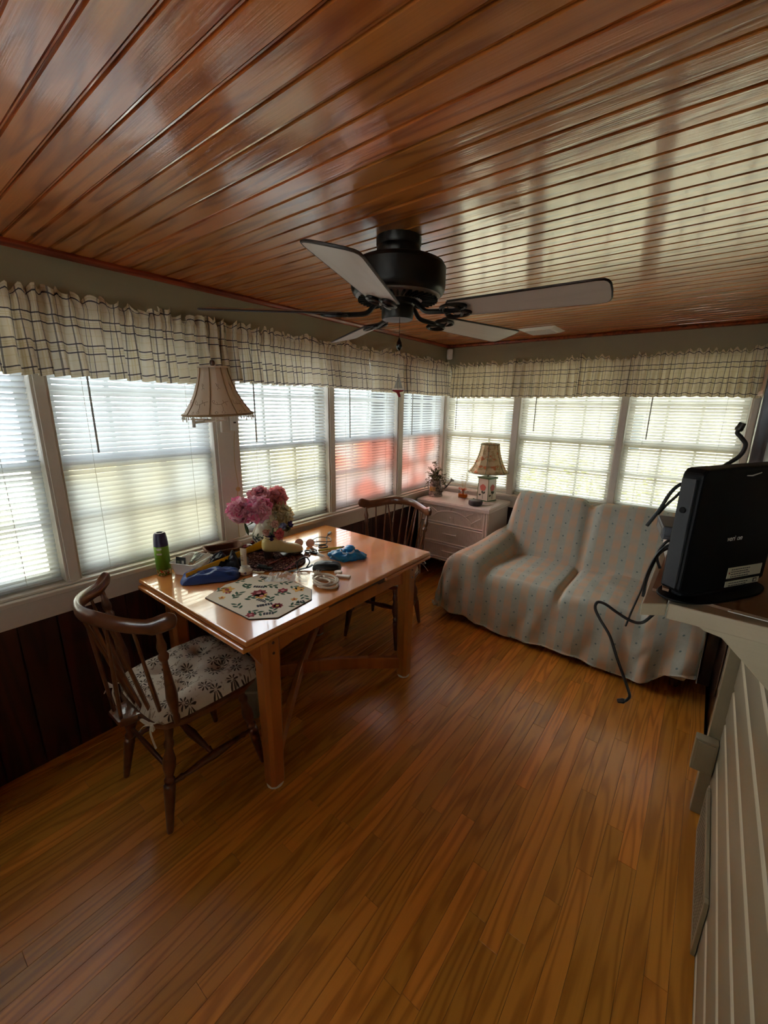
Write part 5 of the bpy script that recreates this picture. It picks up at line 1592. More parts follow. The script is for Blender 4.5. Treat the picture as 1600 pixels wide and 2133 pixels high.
# ceramic boot planter
M_BOOT = plain('yellow_cream_glaze', lin(226, 206, 140), 0.3, coat=0.4, var=0.12, bscale=25)
hv, tv = Vector((0.325, 1.305)), Vector((0.385, 1.492))
ang = math.atan2((tv - hv).y, (tv - hv).x)
bt = thing('boot_planter', 'yellow ceramic ladies boot planter standing on the braided mat', 'planter', (hv.x, hv.y, BT), ang)
# sections along x: (x, half width, z bottom, z top)
secs = [(-0.036, 0.006, 0.055, 0.085), (-0.032, 0.026, 0.042, 0.108), (-0.012, 0.036, 0.036, 0.118), (0.018, 0.038, 0.032, 0.120), (0.045, 0.036, 0.026, 0.110), (0.070, 0.033, 0.018, 0.090), (0.095, 0.033, 0.010, 0.073), (0.125, 0.036, 0.004, 0.064), (0.155, 0.035, 0.002, 0.056), (0.180, 0.026, 0.003, 0.045), (0.195, 0.008, 0.010, 0.030)]
m = MB(); vs, fs = [], []
K = 16
for x_, w, z0, z1 in secs:
    for k in range(K):
        a = 2 * PI * k / K
        cz, hz = (z0 + z1) / 2, (z1 - z0) / 2
        ca, sa = math.cos(a), math.sin(a)
        vs.append((x_, w * math.copysign(abs(ca) ** 0.75, ca), cz + hz * math.copysign(abs(sa) ** 0.8, sa)))
for i in range(len(secs) - 1):
    for k in range(K): fs.append((i * K + k, (i + 1) * K + k, (i + 1) * K + (k + 1) % K, i * K + (k + 1) % K))
fs += [tuple(range(K)), tuple((len(secs) - 1) * K + k for k in range(K - 1, -1, -1))]
m.add(vs, fs)
bb = m.build('body', M_BOOT, bt, smooth=True, sharp=180, sub=1)
m = MB(); vs = []
for z_, f in ((0.0, 0.8), (0.020, 0.82), (0.040, 1.0)):
    vs += [(-0.004 + 0.027 * f * math.cos(2 * PI * i / 14), 0.029 * f * math.sin(2 * PI * i / 14), z_) for i in range(14)]
fs = [(q * 14 + i, q * 14 + (i + 1) % 14, (q + 1) * 14 + (i + 1) % 14, (q + 1) * 14 + i) for q in range(2) for i in range(14)] + [tuple(range(13, -1, -1))]
m.add(vs, fs); m.build('heel', plain('dark_grey_brown_heel', lin(86, 70, 62), 0.5), bt, smooth=True)
MB().prism([(x_, -w * 0.85) for x_, w, a, b in secs[5:]] + [(x_, w * 0.85) for x_, w, a, b in reversed(secs[5:])], 0.0, 0.006).build('sole', bpy.data.materials['dark_grey_brown_heel'], bt, bevel=0.001)
m = MB(); m.tube([(0.012 + 0.034 * math.cos(a), 0.028 * math.sin(a), 0.117 - 0.004 * math.cos(a)) for a in [2 * PI * i / 24 for i in range(24)]], 0.0035, 6, closed=True); m.build('collar', M_BOOT, bt, smooth=True)
MB().prism(disc(0.012, 0, 0.030, 0.025, 20), 0.112, 0.1170).build('opening', M_BLACK, bt)
m = MB()
for x_ in (0.060, 0.075, 0.090, 0.104): m.tube([(x_, -0.012, 0.102 - (x_ - 0.05) * 0.72), (x_ + 0.006, 0.0, 0.108 - (x_ - 0.05) * 0.72), (x_, 0.012, 0.102 - (x_ - 0.05) * 0.72)], 0.0014, 5)
m.build('laces', M_DARKWOOD, bt)
# little fabric flowers in the boot
G2 = 'small flowers in the ceramic boot'
bn = (hv.x + 0.012 * math.cos(ang), hv.y + 0.012 * math.sin(ang), BT + 0.09)
CRL = petal_mat('coral_rose_petal', lin(206, 92, 96), lin(226, 126, 122))
PUR = petal_mat('purple_violet_petal', lin(70, 52, 110), lin(96, 74, 140))
BLU = petal_mat('blue_bell_petal', lin(110, 130, 190), lin(180, 190, 216))
PCH = petal_mat('peach_petal', lin(226, 166, 146), lin(236, 196, 178))
flower('rose', 'coral rose at the front of the ceramic boot', 'flower', (0.362, 1.350, 0.902), 0.034, [CRL], bn, 11, G2, 40, aim=(0.8, -0.2, 0.3))
flower('lily', 'peach lily above the coral rose in the boot', 'flower', (0.318, 1.356, 0.944), 0.028, [PCH], bn, 12, G2, 22, aim=(0.6, 0, 0.6))
flower('lily', 'pale peach lily at the left of the coral rose', 'flower', (0.320, 1.298, 0.910), 0.026, [PCH], bn, 13, G2, 20, aim=(0.5, -0.6, 0.4))
flower('violet', 'purple violet at the heel side of the boot', 'flower', (0.345, 1.308, 0.882), 0.024, [PUR], bn, 14, G2, 16, aim=(0.8, -0.4, 0.1))
flower('violet', 'purple violet sticking out past the boot on the right', 'flower', (0.325, 1.455, 0.925), 0.022, [PUR], bn, 15, G2, 14, aim=(0.5, 0.5, 0.4))
flower('bluebell', 'blue and white bellflower behind the coral rose', 'flower', (0.325, 1.400, 0.925), 0.026, [BLU], bn, 16, G2, 18, aim=(0.7, 0.2, 0.4))
flower('leaf_sprig', 'green leaf sprig at the right of the boot flowers', 'leaves', (0.320, 1.432, 0.900), 0.026, [petal_mat('sage_leaf_petal', lin(110, 116, 80), lin(140, 142, 100))], bn, 17, G2, 14, aim=(0.6, 0.5, 0.2))
# red ornament behind the tube
ro = thing('red_ornament', 'dark red ceramic bird ornament behind the cream tube', 'ornament', (0.150, 1.285, BT), R(60))
MB().lathe([(0.0, 0.0), (0.018, 0.004), (0.026, 0.020), (0.022, 0.034), (0.010, 0.042), (0.0, 0.044)], 18, Matrix.Scale(1.5, 4, (1, 0, 0))).build('body', plain('dark_red_glaze', lin(122, 34, 32), 0.2, coat=0.5), ro, smooth=True)
MB().lathe([(0.0, -0.013), (0.011, -0.006), (0.013, 0.002), (0.0, 0.014)], 14, Matrix.Translation((0.032, 0, 0.050))).build('head', bpy.data.materials['dark_red_glaze'], ro, smooth=True)
MB().lathe([(0.004, 0.0), (0.0, 0.012)], 8, Matrix.Translation((0.043, 0, 0.050)) @ Matrix.Rotation(PI / 2, 4, 'Y')).build('beak', M_YEL, ro)

# octagonal floral placemat
pm = [(0.499, 0.836), (0.806, 0.846), (0.882, 0.925), (0.864, 1.118), (0.790, 1.186), (0.600, 1.196), (0.470, 1.150), (0.444, 0.965)]
pcx = sum(p[0] for p in pm) / 8; pcy = sum(p[1] for p in pm) / 8
pmt = thing('placemat', 'octagonal cream placemat printed with flowers on the bare table end', 'placemat', (pcx, pcy, T))
MB().prism([(p[0] - pcx, p[1] - pcy) for p in pm], 0.0, 0.0035).build('cloth', plain('cream_placemat_cloth', lin(222, 210, 190), 0.85, bump=0.1, bscale=400, var=0.05), pmt, bevel=0.0012)
m = MB(); m.tube([((p[0] - pcx), (p[1] - pcy), 0.0016) for p in pm], 0.0022, 6, closed=True); m.build('binding', plain('dark_binding', lin(84, 70, 62), 0.8), pmt)
LZ0, LZ1 = 0.0036, 0.0041
P_GRN = plain('print_green', lin(46, 84, 58), 0.85); P_RED = plain('print_red', lin(150, 40, 50), 0.85); P_YEL = plain('print_yellow', lin(222, 166, 76), 0.85)
P_DRK = plain('print_dark', lin(52, 52, 62), 0.85); P_PNK = plain('print_pink', lin(206, 130, 130), 0.85); P_VINE = plain('print_vine', lin(120, 110, 84), 0.85)
gl_, rl_, yl_, dl_, pl_, vl_ = MB(), MB(), MB(), MB(), MB(), MB()
def spray_leaves(x, y, ang, n_, l):
    for k in range(n_):
        s = 1 if k % 2 else -1
        d_ = 0.012 + 0.013 * k
        gl_.prism(leafp(x + d_ * math.cos(ang) + s * 0.010 * -math.sin(ang), y + d_ * math.sin(ang) + s * 0.010 * math.cos(ang), l, l * 0.20, ang + s * 0.7), LZ0, LZ1)
    e = (x + 0.013 * n_ * math.cos(ang), y + 0.013 * n_ * math.sin(ang))
    vl_.tube([(x, y, LZ0), (*e, LZ0)], 0.0007, 4)
def blossom(x, y, r, outer, inner, n_=6, ph=0.0):
    for k in range(n_):
        a = 2 * PI * k / n_ + ph
        outer.prism(leafp(x + 0.55 * r * math.cos(a), y + 0.55 * r * math.sin(a), r * 1.1, r * 0.34, a), LZ0, LZ1)
    inner.prism(disc(x, y, r * 0.34, r * 0.34, 10), LZ0, LZ1 + 0.0003)
def berries(x, y, ang, n_):
    for k in range(n_):
        dl_.prism(disc(x + 0.011 * (k // 2) * math.cos(ang) - (k % 2) * 0.010 * math.sin(ang), y + 0.011 * (k // 2) * math.sin(ang) + (k % 2) * 0.010 * math.cos(ang), 0.0052, 0.0052, 9), LZ0, LZ1)
w_ = lambda X, Y: (X - pcx, Y - pcy)
blossom(*w_(0.640, 1.010), 0.034, rl_, pl_, 8); blossom(*w_(0.672, 1.000), 0.028, yl_, pl_, 6, 0.4)
blossom(*w_(0.500, 0.940), 0.032, yl_, rl_, 6); blossom(*w_(0.528, 0.928), 0.016, rl_, yl_, 5)
blossom(*w_(0.800, 0.985), 0.024, rl_, yl_, 9); blossom(*w_(0.700, 1.095), 0.024, rl_, pl_, 6, 0.3); blossom(*w_(0.745, 1.150), 0.028, yl_, yl_, 5)
blossom(*w_(0.782, 0.868), 0.020, rl_, pl_, 6); blossom(*w_(0.556, 0.880), 0.015, yl_, rl_, 5); blossom(*w_(0.808, 1.070), 0.016, yl_, rl_, 5)
for X, Y, an, n_, l in ((0.590, 1.075, 0.5, 5, 0.030), (0.560, 1.000, 2.4, 4, 0.030), (0.700, 1.045, 1.0, 5, 0.028), (0.595, 0.905, 2.0, 5, 0.032), (0.640, 0.935, 1.2, 5, 0.032), (0.745, 0.985, 2.4, 4, 0.034), (0.745, 0.885, 0.3, 5, 0.028), (0.840, 1.010, 1.4, 5, 0.028), (0.520, 1.090, 0.9, 5, 0.028), (0.690, 1.150, 0.2, 5, 0.026), (0.800, 1.130, -0.6, 4, 0.026), (0.700, 0.870, 2.8, 4, 0.028), (0.480, 0.900, 1.9, 3, 0.028), (0.505, 1.020, 0.2, 3, 0.028), (0.840, 0.930, 2.4, 4, 0.026), (0.620, 1.140, 0.6, 4, 0.026), (0.455, 1.005, 1.3, 4, 0.024)):
    spray_leaves(*w_(X, Y), an, n_, l)
for X, Y, an, n_ in ((0.570, 1.035, 0.6, 10), (0.745, 0.930, 1.1, 12), (0.690, 0.965, 0.2, 9), (0.820, 0.905, 0.9, 8), (0.500, 1.120, 0.4, 8), (0.850, 1.060, 1.2, 6)): berries(*w_(X, Y), an, n_)
for mm, nm, mt in ((gl_, 'printed_leaves', P_GRN), (rl_, 'printed_red_flowers', P_RED), (yl_, 'printed_yellow_flowers', P_YEL), (dl_, 'printed_berries', P_DRK), (pl_, 'printed_pink_centres', P_PNK), (vl_, 'printed_stems', P_VINE)):
    tag(mm.build(nm, mt, pmt), kind='stuff')

# small card / tag and black pouch bits near the mat
o = thing('paper_tag', 'cream paper tag lying beside the white ceramic pot', 'tag', (0.425, 1.165, T), R(35))
MB().box(-0.030, 0.030, -0.020, 0.020, 0.0, 0.0025).build('card', plain('cream_card', lin(220, 212, 180), 0.7), o, bevel=0.001)
MB().lathe([(0.009, 0.0026), (0.0, 0.0030)], 12).build('printed_emblem', P_VINE, o)
o = thing('hair_clip', 'dark hair clip lying on the near edge of the braided mat', 'hair clip', (0.440, 1.190, T + 0.012), R(20))
MB().box(-0.045, 0.045, -0.010, 0.010, 0.0, 0.012).build('bar', M_FANBLK, o, bevel=0.004)
MB().box(-0.030, 0.020, -0.012, -0.006, 0.010, 0.024).build('lever', plain('teal_black_plastic', lin(40, 60, 66), 0.3), o, bevel=0.003)
# pencil, red knife, wooden stick
def rod(name, label, cat, a, b, r, mat, tip=None, tipmat=None):
    a, b = Vector(a), Vector(b)
    t = thing(name, label, cat, a)
    m = MB(); m.tube([(0, 0, 0), b - a], r, 8); m.build('shaft', mat, t, smooth=True)
    if tip:
        m = MB(); d = (b - a).normalized(); m.tube([b - a, b - a + d * tip], [r, r * 0.45], 8); m.build('tip', tipmat, t, smooth=True)
    return t
rod('red_pen', 'dark red pen with a black end beside the clear plastic bag', 'pen', (0.522, 1.255, T + 0.006), (0.485, 1.345, T + 0.006), 0.0055, plain('dark_red_plastic', lin(140, 28, 34), 0.35), 0.02, M_FANBLK)
rod('wooden_stick', 'thin wooden stick along the edge of the braided mat', 'stick', (0.482, 1.215, T + 0.004), (0.462, 1.405, T + 0.004), 0.0038, plain('pale_wood_stick', lin(196, 150, 92), 0.6), 0.008, M_FANBLK)
rod('emery_board', 'flat dark red emery board lying on the braided mat', 'emery board', (0.432, 1.215, BT + 0.010), (0.405, 1.335, BT + 0.010), 0.0055, plain('dull_red_board', lin(120, 62, 54), 0.7))
rod('highlighter', 'yellow highlighter pen pointing at the blue plastic bag', 'pen', (0.440, 1.560, T + 0.0075), (0.500, 1.690, T + 0.0075), 0.0068, plain('yellow_marker', lin(214, 190, 50), 0.4), 0.018, M_FANBLK)
# scissors
scs = thing('scissors', 'grey-handled scissors lying beside the highlighter', 'scissors', (0.440, 1.530, T), R(-5))
m = MB()
for s in (-1, 1):
    m.prism([(0.0, s * 0.001), (0.0, s * 0.012), (0.085, s * 0.002), (0.088, 0.0)], 0.004 + 0.002 * s, 0.006 + 0.002 * s)
m.build('blades', plain('steel', lin(120, 116, 112), 0.3, metal=0.9), scs)
for s in (-1, 1):
    m = MB(); m.tube([(-0.035 + 0.024 * math.cos(a), s * 0.018 + 0.014 * math.sin(a), 0.006) for a in [2 * PI * i / 20 for i in range(20)]], 0.0045, 7, closed=True); m.tube([(-0.012, s * 0.012, 0.006), (0.02, s * 0.004, 0.006)], 0.005, 7); m.build('handle', plain('grey_black_handle', lin(52, 48, 50), 0.4), scs, smooth=True)
# folded glasses with pink lenses
M_LENS = plain('rose_lens', lin(232, 190, 178), 0.08, coat=0.8)
M_GOLDM = plain('rose_gold_frame', lin(150, 112, 90), 0.25, metal=0.9)
gls = thing('sunglasses', 'rose-tinted glasses lying behind the toe of the boot', 'glasses', (0.300, 1.580, T), R(35))
for s in (-1, 1):
    Mg = Matrix.Translation((s * 0.034, 0, 0.018)) @ Matrix.Rotation(1.0, 4, 'X')
    MB().lathe([(0.0, 0.0), (0.024, 0.0005), (0.0, 0.003)], 20, Mg).build('lens', M_LENS, gls, smooth=True)
    m = MB(); m.tube([Mg @ Vector((0.025 * math.cos(a), 0.025 * math.sin(a), 0)) for a in [2 * PI * i / 24 for i in range(24)]], 0.0013, 5, closed=True); m.build('rim', M_GOLDM, gls, smooth=True)
    m = MB(); m.tube(bez([(s * 0.060, 0.0, 0.022), (s * 0.062, 0.05, 0.012), (s * 0.050, 0.110, 0.004)], 6), 0.0014, 5); m.build('temple', M_GOLDM, gls, smooth=True)
m = MB(); m.tube(bez([(-0.010, 0, 0.024), (0, 0.0, 0.028), (0.010, 0, 0.024)], 4), 0.0013, 5); m.build('bridge', M_GOLDM, gls)
# black cable with connector, hair bands, key ring
m = MB()
m.tube(bez([(0.245, 1.835, T + 0.004), (0.285, 1.775, T + 0.003), (0.335, 1.73, T + 0.004), (0.375, 1.68, T + 0.003), (0.34, 1.63, T + 0.006), (0.28, 1.66, T + 0.010), (0.27, 1.73, T + 0.012), (0.33, 1.76, T + 0.010), (0.375, 1.72, T + 0.008), (0.33, 1.66, T + 0.012), (0.27, 1.64, T + 0.004)], 8), 0.0026, 6)
cbk = thing('charging_cable', 'tangled black charging cable with a grey plug near the far table edge', 'cable', (0, 0, 0))
m.build('wire', M_FANBLK, cbk, smooth=True)
MB().box(-0.008, 0.008, -0.022, 0.022, 0.0, 0.009, M=Matrix.Translation((0.238, 1.850, T)) @ Matrix.Rotation(0.5, 4, 'Z')).build('plug', M_GREYP, cbk, bevel=0.002)
for nm, lb, cat, p, r_, th, mat in (('hair_band', 'black elastic hair band behind the yellow highlighter', 'hair band', (0.395, 1.640), 0.026, 0.0032, M_FANBLK), ('key_ring', 'small brass key ring at the toe of the boot', 'ring', (0.372, 1.640), 0.012, 0.0016, plain('brass', lin(190, 150, 80), 0.25, metal=0.9)), ('hair_band', 'dark brown hair band in front of the scissors', 'hair band', (0.432, 1.480), 0.016, 0.0036, M_DARKWOOD)):
    m = MB(); m.tube([(p[0] + r_ * math.cos(a), p[1] + r_ * math.sin(a), T + th) for a in [2 * PI * i / 28 for i in range(28)]], th, 7, closed=True)
    tag(m.build(nm, mat, smooth=True), lb, cat)
# blue plastic bag with a white roll inside
M_BLUEBAG = plain('blue_plastic_film', lin(40, 150, 214), 0.25, coat=0.3, var=0.25, bscale=40, trans=0.3)
bg = thing('blue_bag', 'crumpled bright blue plastic bag holding a white roll', 'bag', (0.628, 1.600, T), R(38))
def bagf(u, v):
    th, ph = v * PI / 2, u * 2 * PI
    r_ = 0.5 + 0.5 * abs(math.cos(ph)) ** 1.5
    w = 1 + 0.20 * mnoise.noise(Vector((math.cos(ph) * 2.4, math.sin(ph) * 2.4, v * 3))) + 0.10 * mnoise.noise(Vector((math.cos(ph) * 7, math.sin(ph) * 7, v * 7)))
    x = 0.105 * r_ * math.cos(ph) * math.cos(th) ** 0.7 * w
    y = 0.070 * math.sin(ph) * math.cos(th) ** 0.7 * w
    return (x, y, 0.001 + 0.040 * math.sin(th) * w)
MB().grid(60, 16, bagf).build('film', M_BLUEBAG, bg, smooth=True, sharp=70)
m = MB(); m.tube([(0.002 + 0.034 * math.cos(a), -0.012 + 0.022 * math.sin(a), 0.040 + 0.008 * math.sin(a)) for a in [PI * 0.9 + PI * 1.15 * i / 20 for i in range(21)]], 0.007, 6, flat=1.4); m.build('roll_edge', plain('pale_blue_roll', lin(196, 220, 236), 0.5), bg, smooth=True)
MB().lathe([(0.0, 0.0), (0.028, 0.002), (0.030, 0.020), (0.020, 0.030), (0.0, 0.033)], 20, Matrix.Translation((0.014, 0.010, 0.034))).build('bundle', plain('blue_bundle', lin(28, 136, 206), 0.35), bg, smooth=True)
# black soft case and wrist strap
o = thing('glasses_case', 'black soft zip case in the middle of the table', 'case', (0.652, 1.420, T), R(38))
softbag(0.150, 0.078, 0.032, 2.0, rough=0.08).build('case', plain('black_nylon', lin(26, 26, 29), 0.5, bump=0.1, bscale=300), o, smooth=True, sharp=180)
m = MB(); m.tube([(0.068 * math.cos(a), 0.036 * math.sin(a), 0.013) for a in [PI + PI * i / 20 for i in range(21)]], 0.0016, 5); m.build('zip', M_FANBLK, o)
m = MB()
m.tube(bez([(0.545, 1.250, T + 0.004), (0.565, 1.300, T + 0.005), (0.590, 1.345, T + 0.010), (0.600, 1.37, T + 0.02)], 6), 0.009, 6, flat=0.3)
m.tube(bez([(0.560, 1.300, T + 0.008), (0.535, 1.330, T + 0.035), (0.545, 1.372, T + 0.046), (0.578, 1.368, T + 0.030), (0.588, 1.335, T + 0.010)], 8), 0.0035, 6)
tag(m.build('wrist_strap', M_FANBLK, smooth=True), 'black wrist strap with a raised loop beside the black case', 'strap')
# clear plastic bag
M_CLEARBAG = NT('clear_plastic_film')
M_CLEARBAG.b.inputs['Base Color'].default_value = (0.95, 0.96, 0.97, 1); M_CLEARBAG.b.inputs['Roughness'].default_value = 0.12
M_CLEARBAG.b.inputs['Alpha'].default_value = 0.30; M_CLEARBAG.bump(M_CLEARBAG.noise(M_CLEARBAG.obj(), 45, 2), 0.3); M_CLEARBAG = M_CLEARBAG.mat
o = crumple(34, 20, 0.20, 0.10, 0.046, 12.0, 26).build('clear_bag', M_CLEARBAG, loc=(0.612, 1.195, T + 0.004), rot=(0, 0, R(38)), smooth=True, sharp=35)
tag(o, 'crumpled clear plastic bag above the placemat', 'bag')
# coiled rope with frayed end
M_ROPE = plain('cotton_rope', lin(206, 192, 172), 0.9, bump=0.4, bscale=260)
rp = thing('rope_coil', 'coil of pale cotton rope with a frayed tassel at the table edge', 'rope', (0.790, 1.270, T))
pts = []
for i in range(76):
    a = i * 0.36; r_ = 0.046 + 0.012 * math.sin(i * 0.13); cxr, cyr = 0.012 * math.sin(i * 0.085), 0.016 * math.cos(i * 0.1)
    pts.append((cxr + r_ * 1.15 * math.cos(a), cyr + r_ * 0.92 * math.sin(a), 0.0055 + 0.006 * (1 + math.sin(i * 0.23)) + 0.004 * (i / 75)))
pts += [(-0.03, 0.03, 0.018), (-0.055, 0.035, 0.014), (-0.075, 0.03, 0.010)]
m = MB(); m.tube(pts, 0.0056, 7); m.build('rope', M_ROPE, rp, smooth=True)
m = MB(); rq = random.Random(4)
for k in range(60):
    d_ = Vector((rq.uniform(-1, 0.1), rq.uniform(-1, 1), rq.uniform(-0.2, 0.9))).normalized() * rq.uniform(0.015, 0.032)
    b0 = Vector((-0.078, 0.03, 0.014)); e_ = b0 + d_; e_.z = max(0.001, e_.z)
    m.tube([b0, b0 + d_ * 0.5 + Vector((0, 0, 0.004)), e_], 0.0011, 4)
tag(m.build('tassel', plain('frayed_cotton', lin(226, 220, 206), 0.9), rp), kind='stuff')
o = thing('white_block', 'flat white plastic block beside the rope coil', 'block', (0.800, 1.385, T), R(25))
MB().box(-0.036, 0.036, -0.014, 0.014, 0.0, 0.010).build('block', plain('ivory_plastic', lin(216, 204, 190), 0.4), o, bevel=0.002)
MB().box(-0.030, 0.030, -0.010, 0.010, 0.010, 0.0108).build('top_face', M_CERAM, o)
o = thing('round_cap', 'round ivory cap between the black case and the white block', 'cap', (0.748, 1.405, T))
MB().lathe([(0.0, 0.0), (0.019, 0.0), (0.020, 0.003), (0.020, 0.009), (0.018, 0.011), (0.0, 0.011)], 24).build('cap', bpy.data.materials['ivory_plastic'], o, smooth=True)
MB().lathe([(0.014, 0.0112), (0.013, 0.0125), (0.0, 0.0125)], 20).build('disc', M_CERAM, o, smooth=True)
# ---------------------------------------------------------------- wall shelf with router and cables
SZ = 1.243
M_SHELF = wood('cream_painted_shelf', lin(196, 184, 156), lin(180, 168, 140), axis=0, across=30, along=3, ring=2, rough=0.5, coat=0.0, bump=0.2, var=0.03, contrast=0.3)
sh_ = thing('wall_shelf', 'cream painted wall shelf on a bracket beside the viewer, holding the router', 'shelf', (0, 0, 0))
MB().box(2.108, XR, 0.856, 1.45, SZ - 0.030, SZ).build('board', M_SHELF, sh_, bevel=0.002)
MB().prism([(2.070, 0.826), (2.106, 0.852), (2.106, 1.45), (2.066, 1.45)], SZ - 0.024, SZ, None).build('edge_board', M_SHELF, sh_, bevel=0.002)
arc = [(2.150, SZ - 0.030), (XR, SZ - 0.030), (XR, 1.02)]
for i in range(9):
    t_ = i / 8
    arc.append((XR - 0.045 * 0 - (XR - 2.19) * (t_) - 0.0, 1.04 + (SZ - 0.044 - 1.04) * (t_ ** 0.85)))
arc.append((2.165, SZ - 0.040))
MB().prism(arc, 0, 0.022, Matrix(((1, 0, 0, 0), (0, 0, 1, 0.868), (0, 1, 0, 0), (0, 0, 0, 1)))).build('bracket', M_SHELF, sh_, bevel=0.002)
# cardboard sheet under the router
M_CARD = plain('brown_cardboard', lin(160, 128, 104), 0.85, bump=0.15, bscale=90, var=0.08)
cdb = thing('cardboard_sheet', 'folded brown cardboard sheet under the black router', 'cardboard', (0, 0, SZ + 0.0006))
MB().prism([(2.078, 0.90), (2.30, 0.872), (2.32, 1.30), (2.082, 1.32)], 0.0, 0.005).build('sheet', M_CARD, cdb)
MB().prism([(2.094, 0.885), (2.104, 0.883), (2.090, 1.14), (2.080, 1.14)], 0.005, 0.016).build('fold', M_CARD, cdb)
MB().prism([(2.19, 0.868), (2.27, 0.862), (2.265, 0.874), (2.20, 0.880)], 0.006, 0.0075).build('torn_tape', M_SASH, cdb)
# router
M_ROUT = plain('black_router_plastic', lin(13, 14, 17), 0.55, spec=0.3, bump=0.04, bscale=500)
M_ROUT2 = plain('charcoal_router_spine', lin(56, 60, 66), 0.55)
RZ = SZ + 0.0066
ro_ = thing('router', 'black upright internet router with a white logo and stickers on the shelf', 'router', (2.119, 0.852, RZ), R(57))
RL, RT, RH = 0.228, 0.036, 0.236
def router_side(x0, x1, ins): return [(x0 + ins, 0.016), (x1, 0.016), (x1, RH), (x0 + 0.006, RH), (x0, RH - 0.006), (x0 - 0.004 + ins * 0.0, 0.030)]
MB().prism([(0.0, 0.020), (0.03, 0.010), (RL - 0.03, 0.010), (RL, 0.02), (RL, RH - 0.01), (RL - 0.01, RH + 0.004), (0.012, RH), (0.004, RH - 0.010)], 0.0, RT, Matrix(((1, 0, 0, 0), (0, 0, 1, 0), (0, 1, 0, 0), (0, 0, 0, 1)))).build('case', M_ROUT, ro_, bevel=0.004)
MB().prism([(-0.004, 0.006), (0.002, 0.006), (0.002, RT - 0.006), (-0.004, RT - 0.006)], 0.024, RH - 0.016).build('spine', M_ROUT2, ro_, bevel=0.0015)
MB().lathe([(0.0055, 0.0), (0.005, 0.002), (0.0, 0.0025)], 14, Matrix.Translation((-0.004, RT / 2, 0.165)) @ Matrix.Rotation(-PI / 2, 4, 'Y')).build('button', M_ROUT, ro_, smooth=True)
m = MB(); pl = [(RL * 0.5 + (RL * 0.53) * math.copysign(abs(math.cos(a)) ** 0.8, math.cos(a)), RT / 2 + 0.046 * math.copysign(abs(math.sin(a)) ** 0.8, math.sin(a))) for a in [2 * PI * i / 40 for i in range(40)]]
m.prism(pl, 0.0, 0.005); m.prism([(RL * 0.5 + (p[0] - RL * 0.5) * 0.80, RT / 2 + (p[1] - RT / 2) * 0.5) for p in pl], 0.005, 0.011)
m.build('stand', M_ROUT, ro_, bevel=0.002)
M_LOGO = plain('white_logo_print', lin(214, 214, 210), 0.5)
M_LOGO_RED = plain('dark_red_logo_print', lin(70, 16, 18), 0.5)
def text(body, size, loc, mat, parent, name, shear=0.0, sx=1.0):
    cu = bpy.data.curves.new(name, 'FONT'); cu.body = body; cu.size = size; cu.shear = shear; cu.extrude = 0.0002
    cu.materials.append(mat)
    tmp = bpy.data.objects.new(name, cu); me = bpy.data.meshes.new_from_object(tmp); bpy.data.objects.remove(tmp)
    o = bpy.data.objects.new(name, me); COL.objects.link(o); o.parent = parent; o.location = loc; o.rotation_euler = (PI / 2, 0, 0); o.scale = (sx, 1, 1)
    return o
text('veri', 0.0135, (0.096, -0.0006, 0.105), M_LOGO, ro_, 'logo_text', 0.25)
text('z', 0.0135, (0.1150, -0.0006, 0.105), M_LOGO_RED, ro_, 'logo_text', 0.25)
text('on', 0.0135, (0.1220, -0.0006, 0.105), M_LOGO, ro_, 'logo_text', 0.25)
M_STK = plain('cream_sticker', lin(206, 200, 172), 0.6)
for z0, z1 in ((0.030, 0.051), (0.013, 0.024)):
    st_ = MB().box(0.119, 0.213, -0.0008, 0.001, z0, z1).build('sticker', M_STK, ro_)
    m = MB()
    rows = 4 if z0 > 0.01 else 1
    for k in range(rows):
        zz = z1 - 0.004 - k * 0.0046
        xx = 0.128
        while xx < 0.128 + (0.052 - 0.006 * (k % 2)):
            wl2 = random.uniform(0.003, 0.007); m.box(xx, xx + wl2, -0.0011, -0.0007, zz - 0.0011, zz + 0.0004); xx += wl2 + 0.0016
    m.build('fine_print', P_DRK, st_)
m = MB(); m.prism([(0.1215, 0.042), (0.1255, 0.042), (0.1235, 0.038)], -0.0012, -0.0007, Matrix(((1, 0, 0, 0), (0, 0, 1, 0), (0, 1, 0, 0), (0, 0, 0, 1)))); m.build('warning_mark', P_RED, ro_)
m = MB(); m.box(0.196, 0.206, -0.0012, -0.0007, 0.0150, 0.0225); m.build('printed_icon', P_DRK, ro_); m = MB(); m.box(0.198, 0.204, -0.0014, -0.0009, 0.0165, 0.0210); m.build('printed_icon', M_STK, ro_)
m = MB(); m.prism([(0.110, 0.222), (0.125, 0.221), (0.148, 0.226), (0.148, 0.2275), (0.124, 0.2235), (0.110, 0.2235)], -0.0008, -0.0004, Matrix(((1, 0, 0, 0), (0, 0, 1, 0), (0, 1, 0, 0), (0, 0, 0, 1)))); m.build('scratch', M_LOGO, ro_)

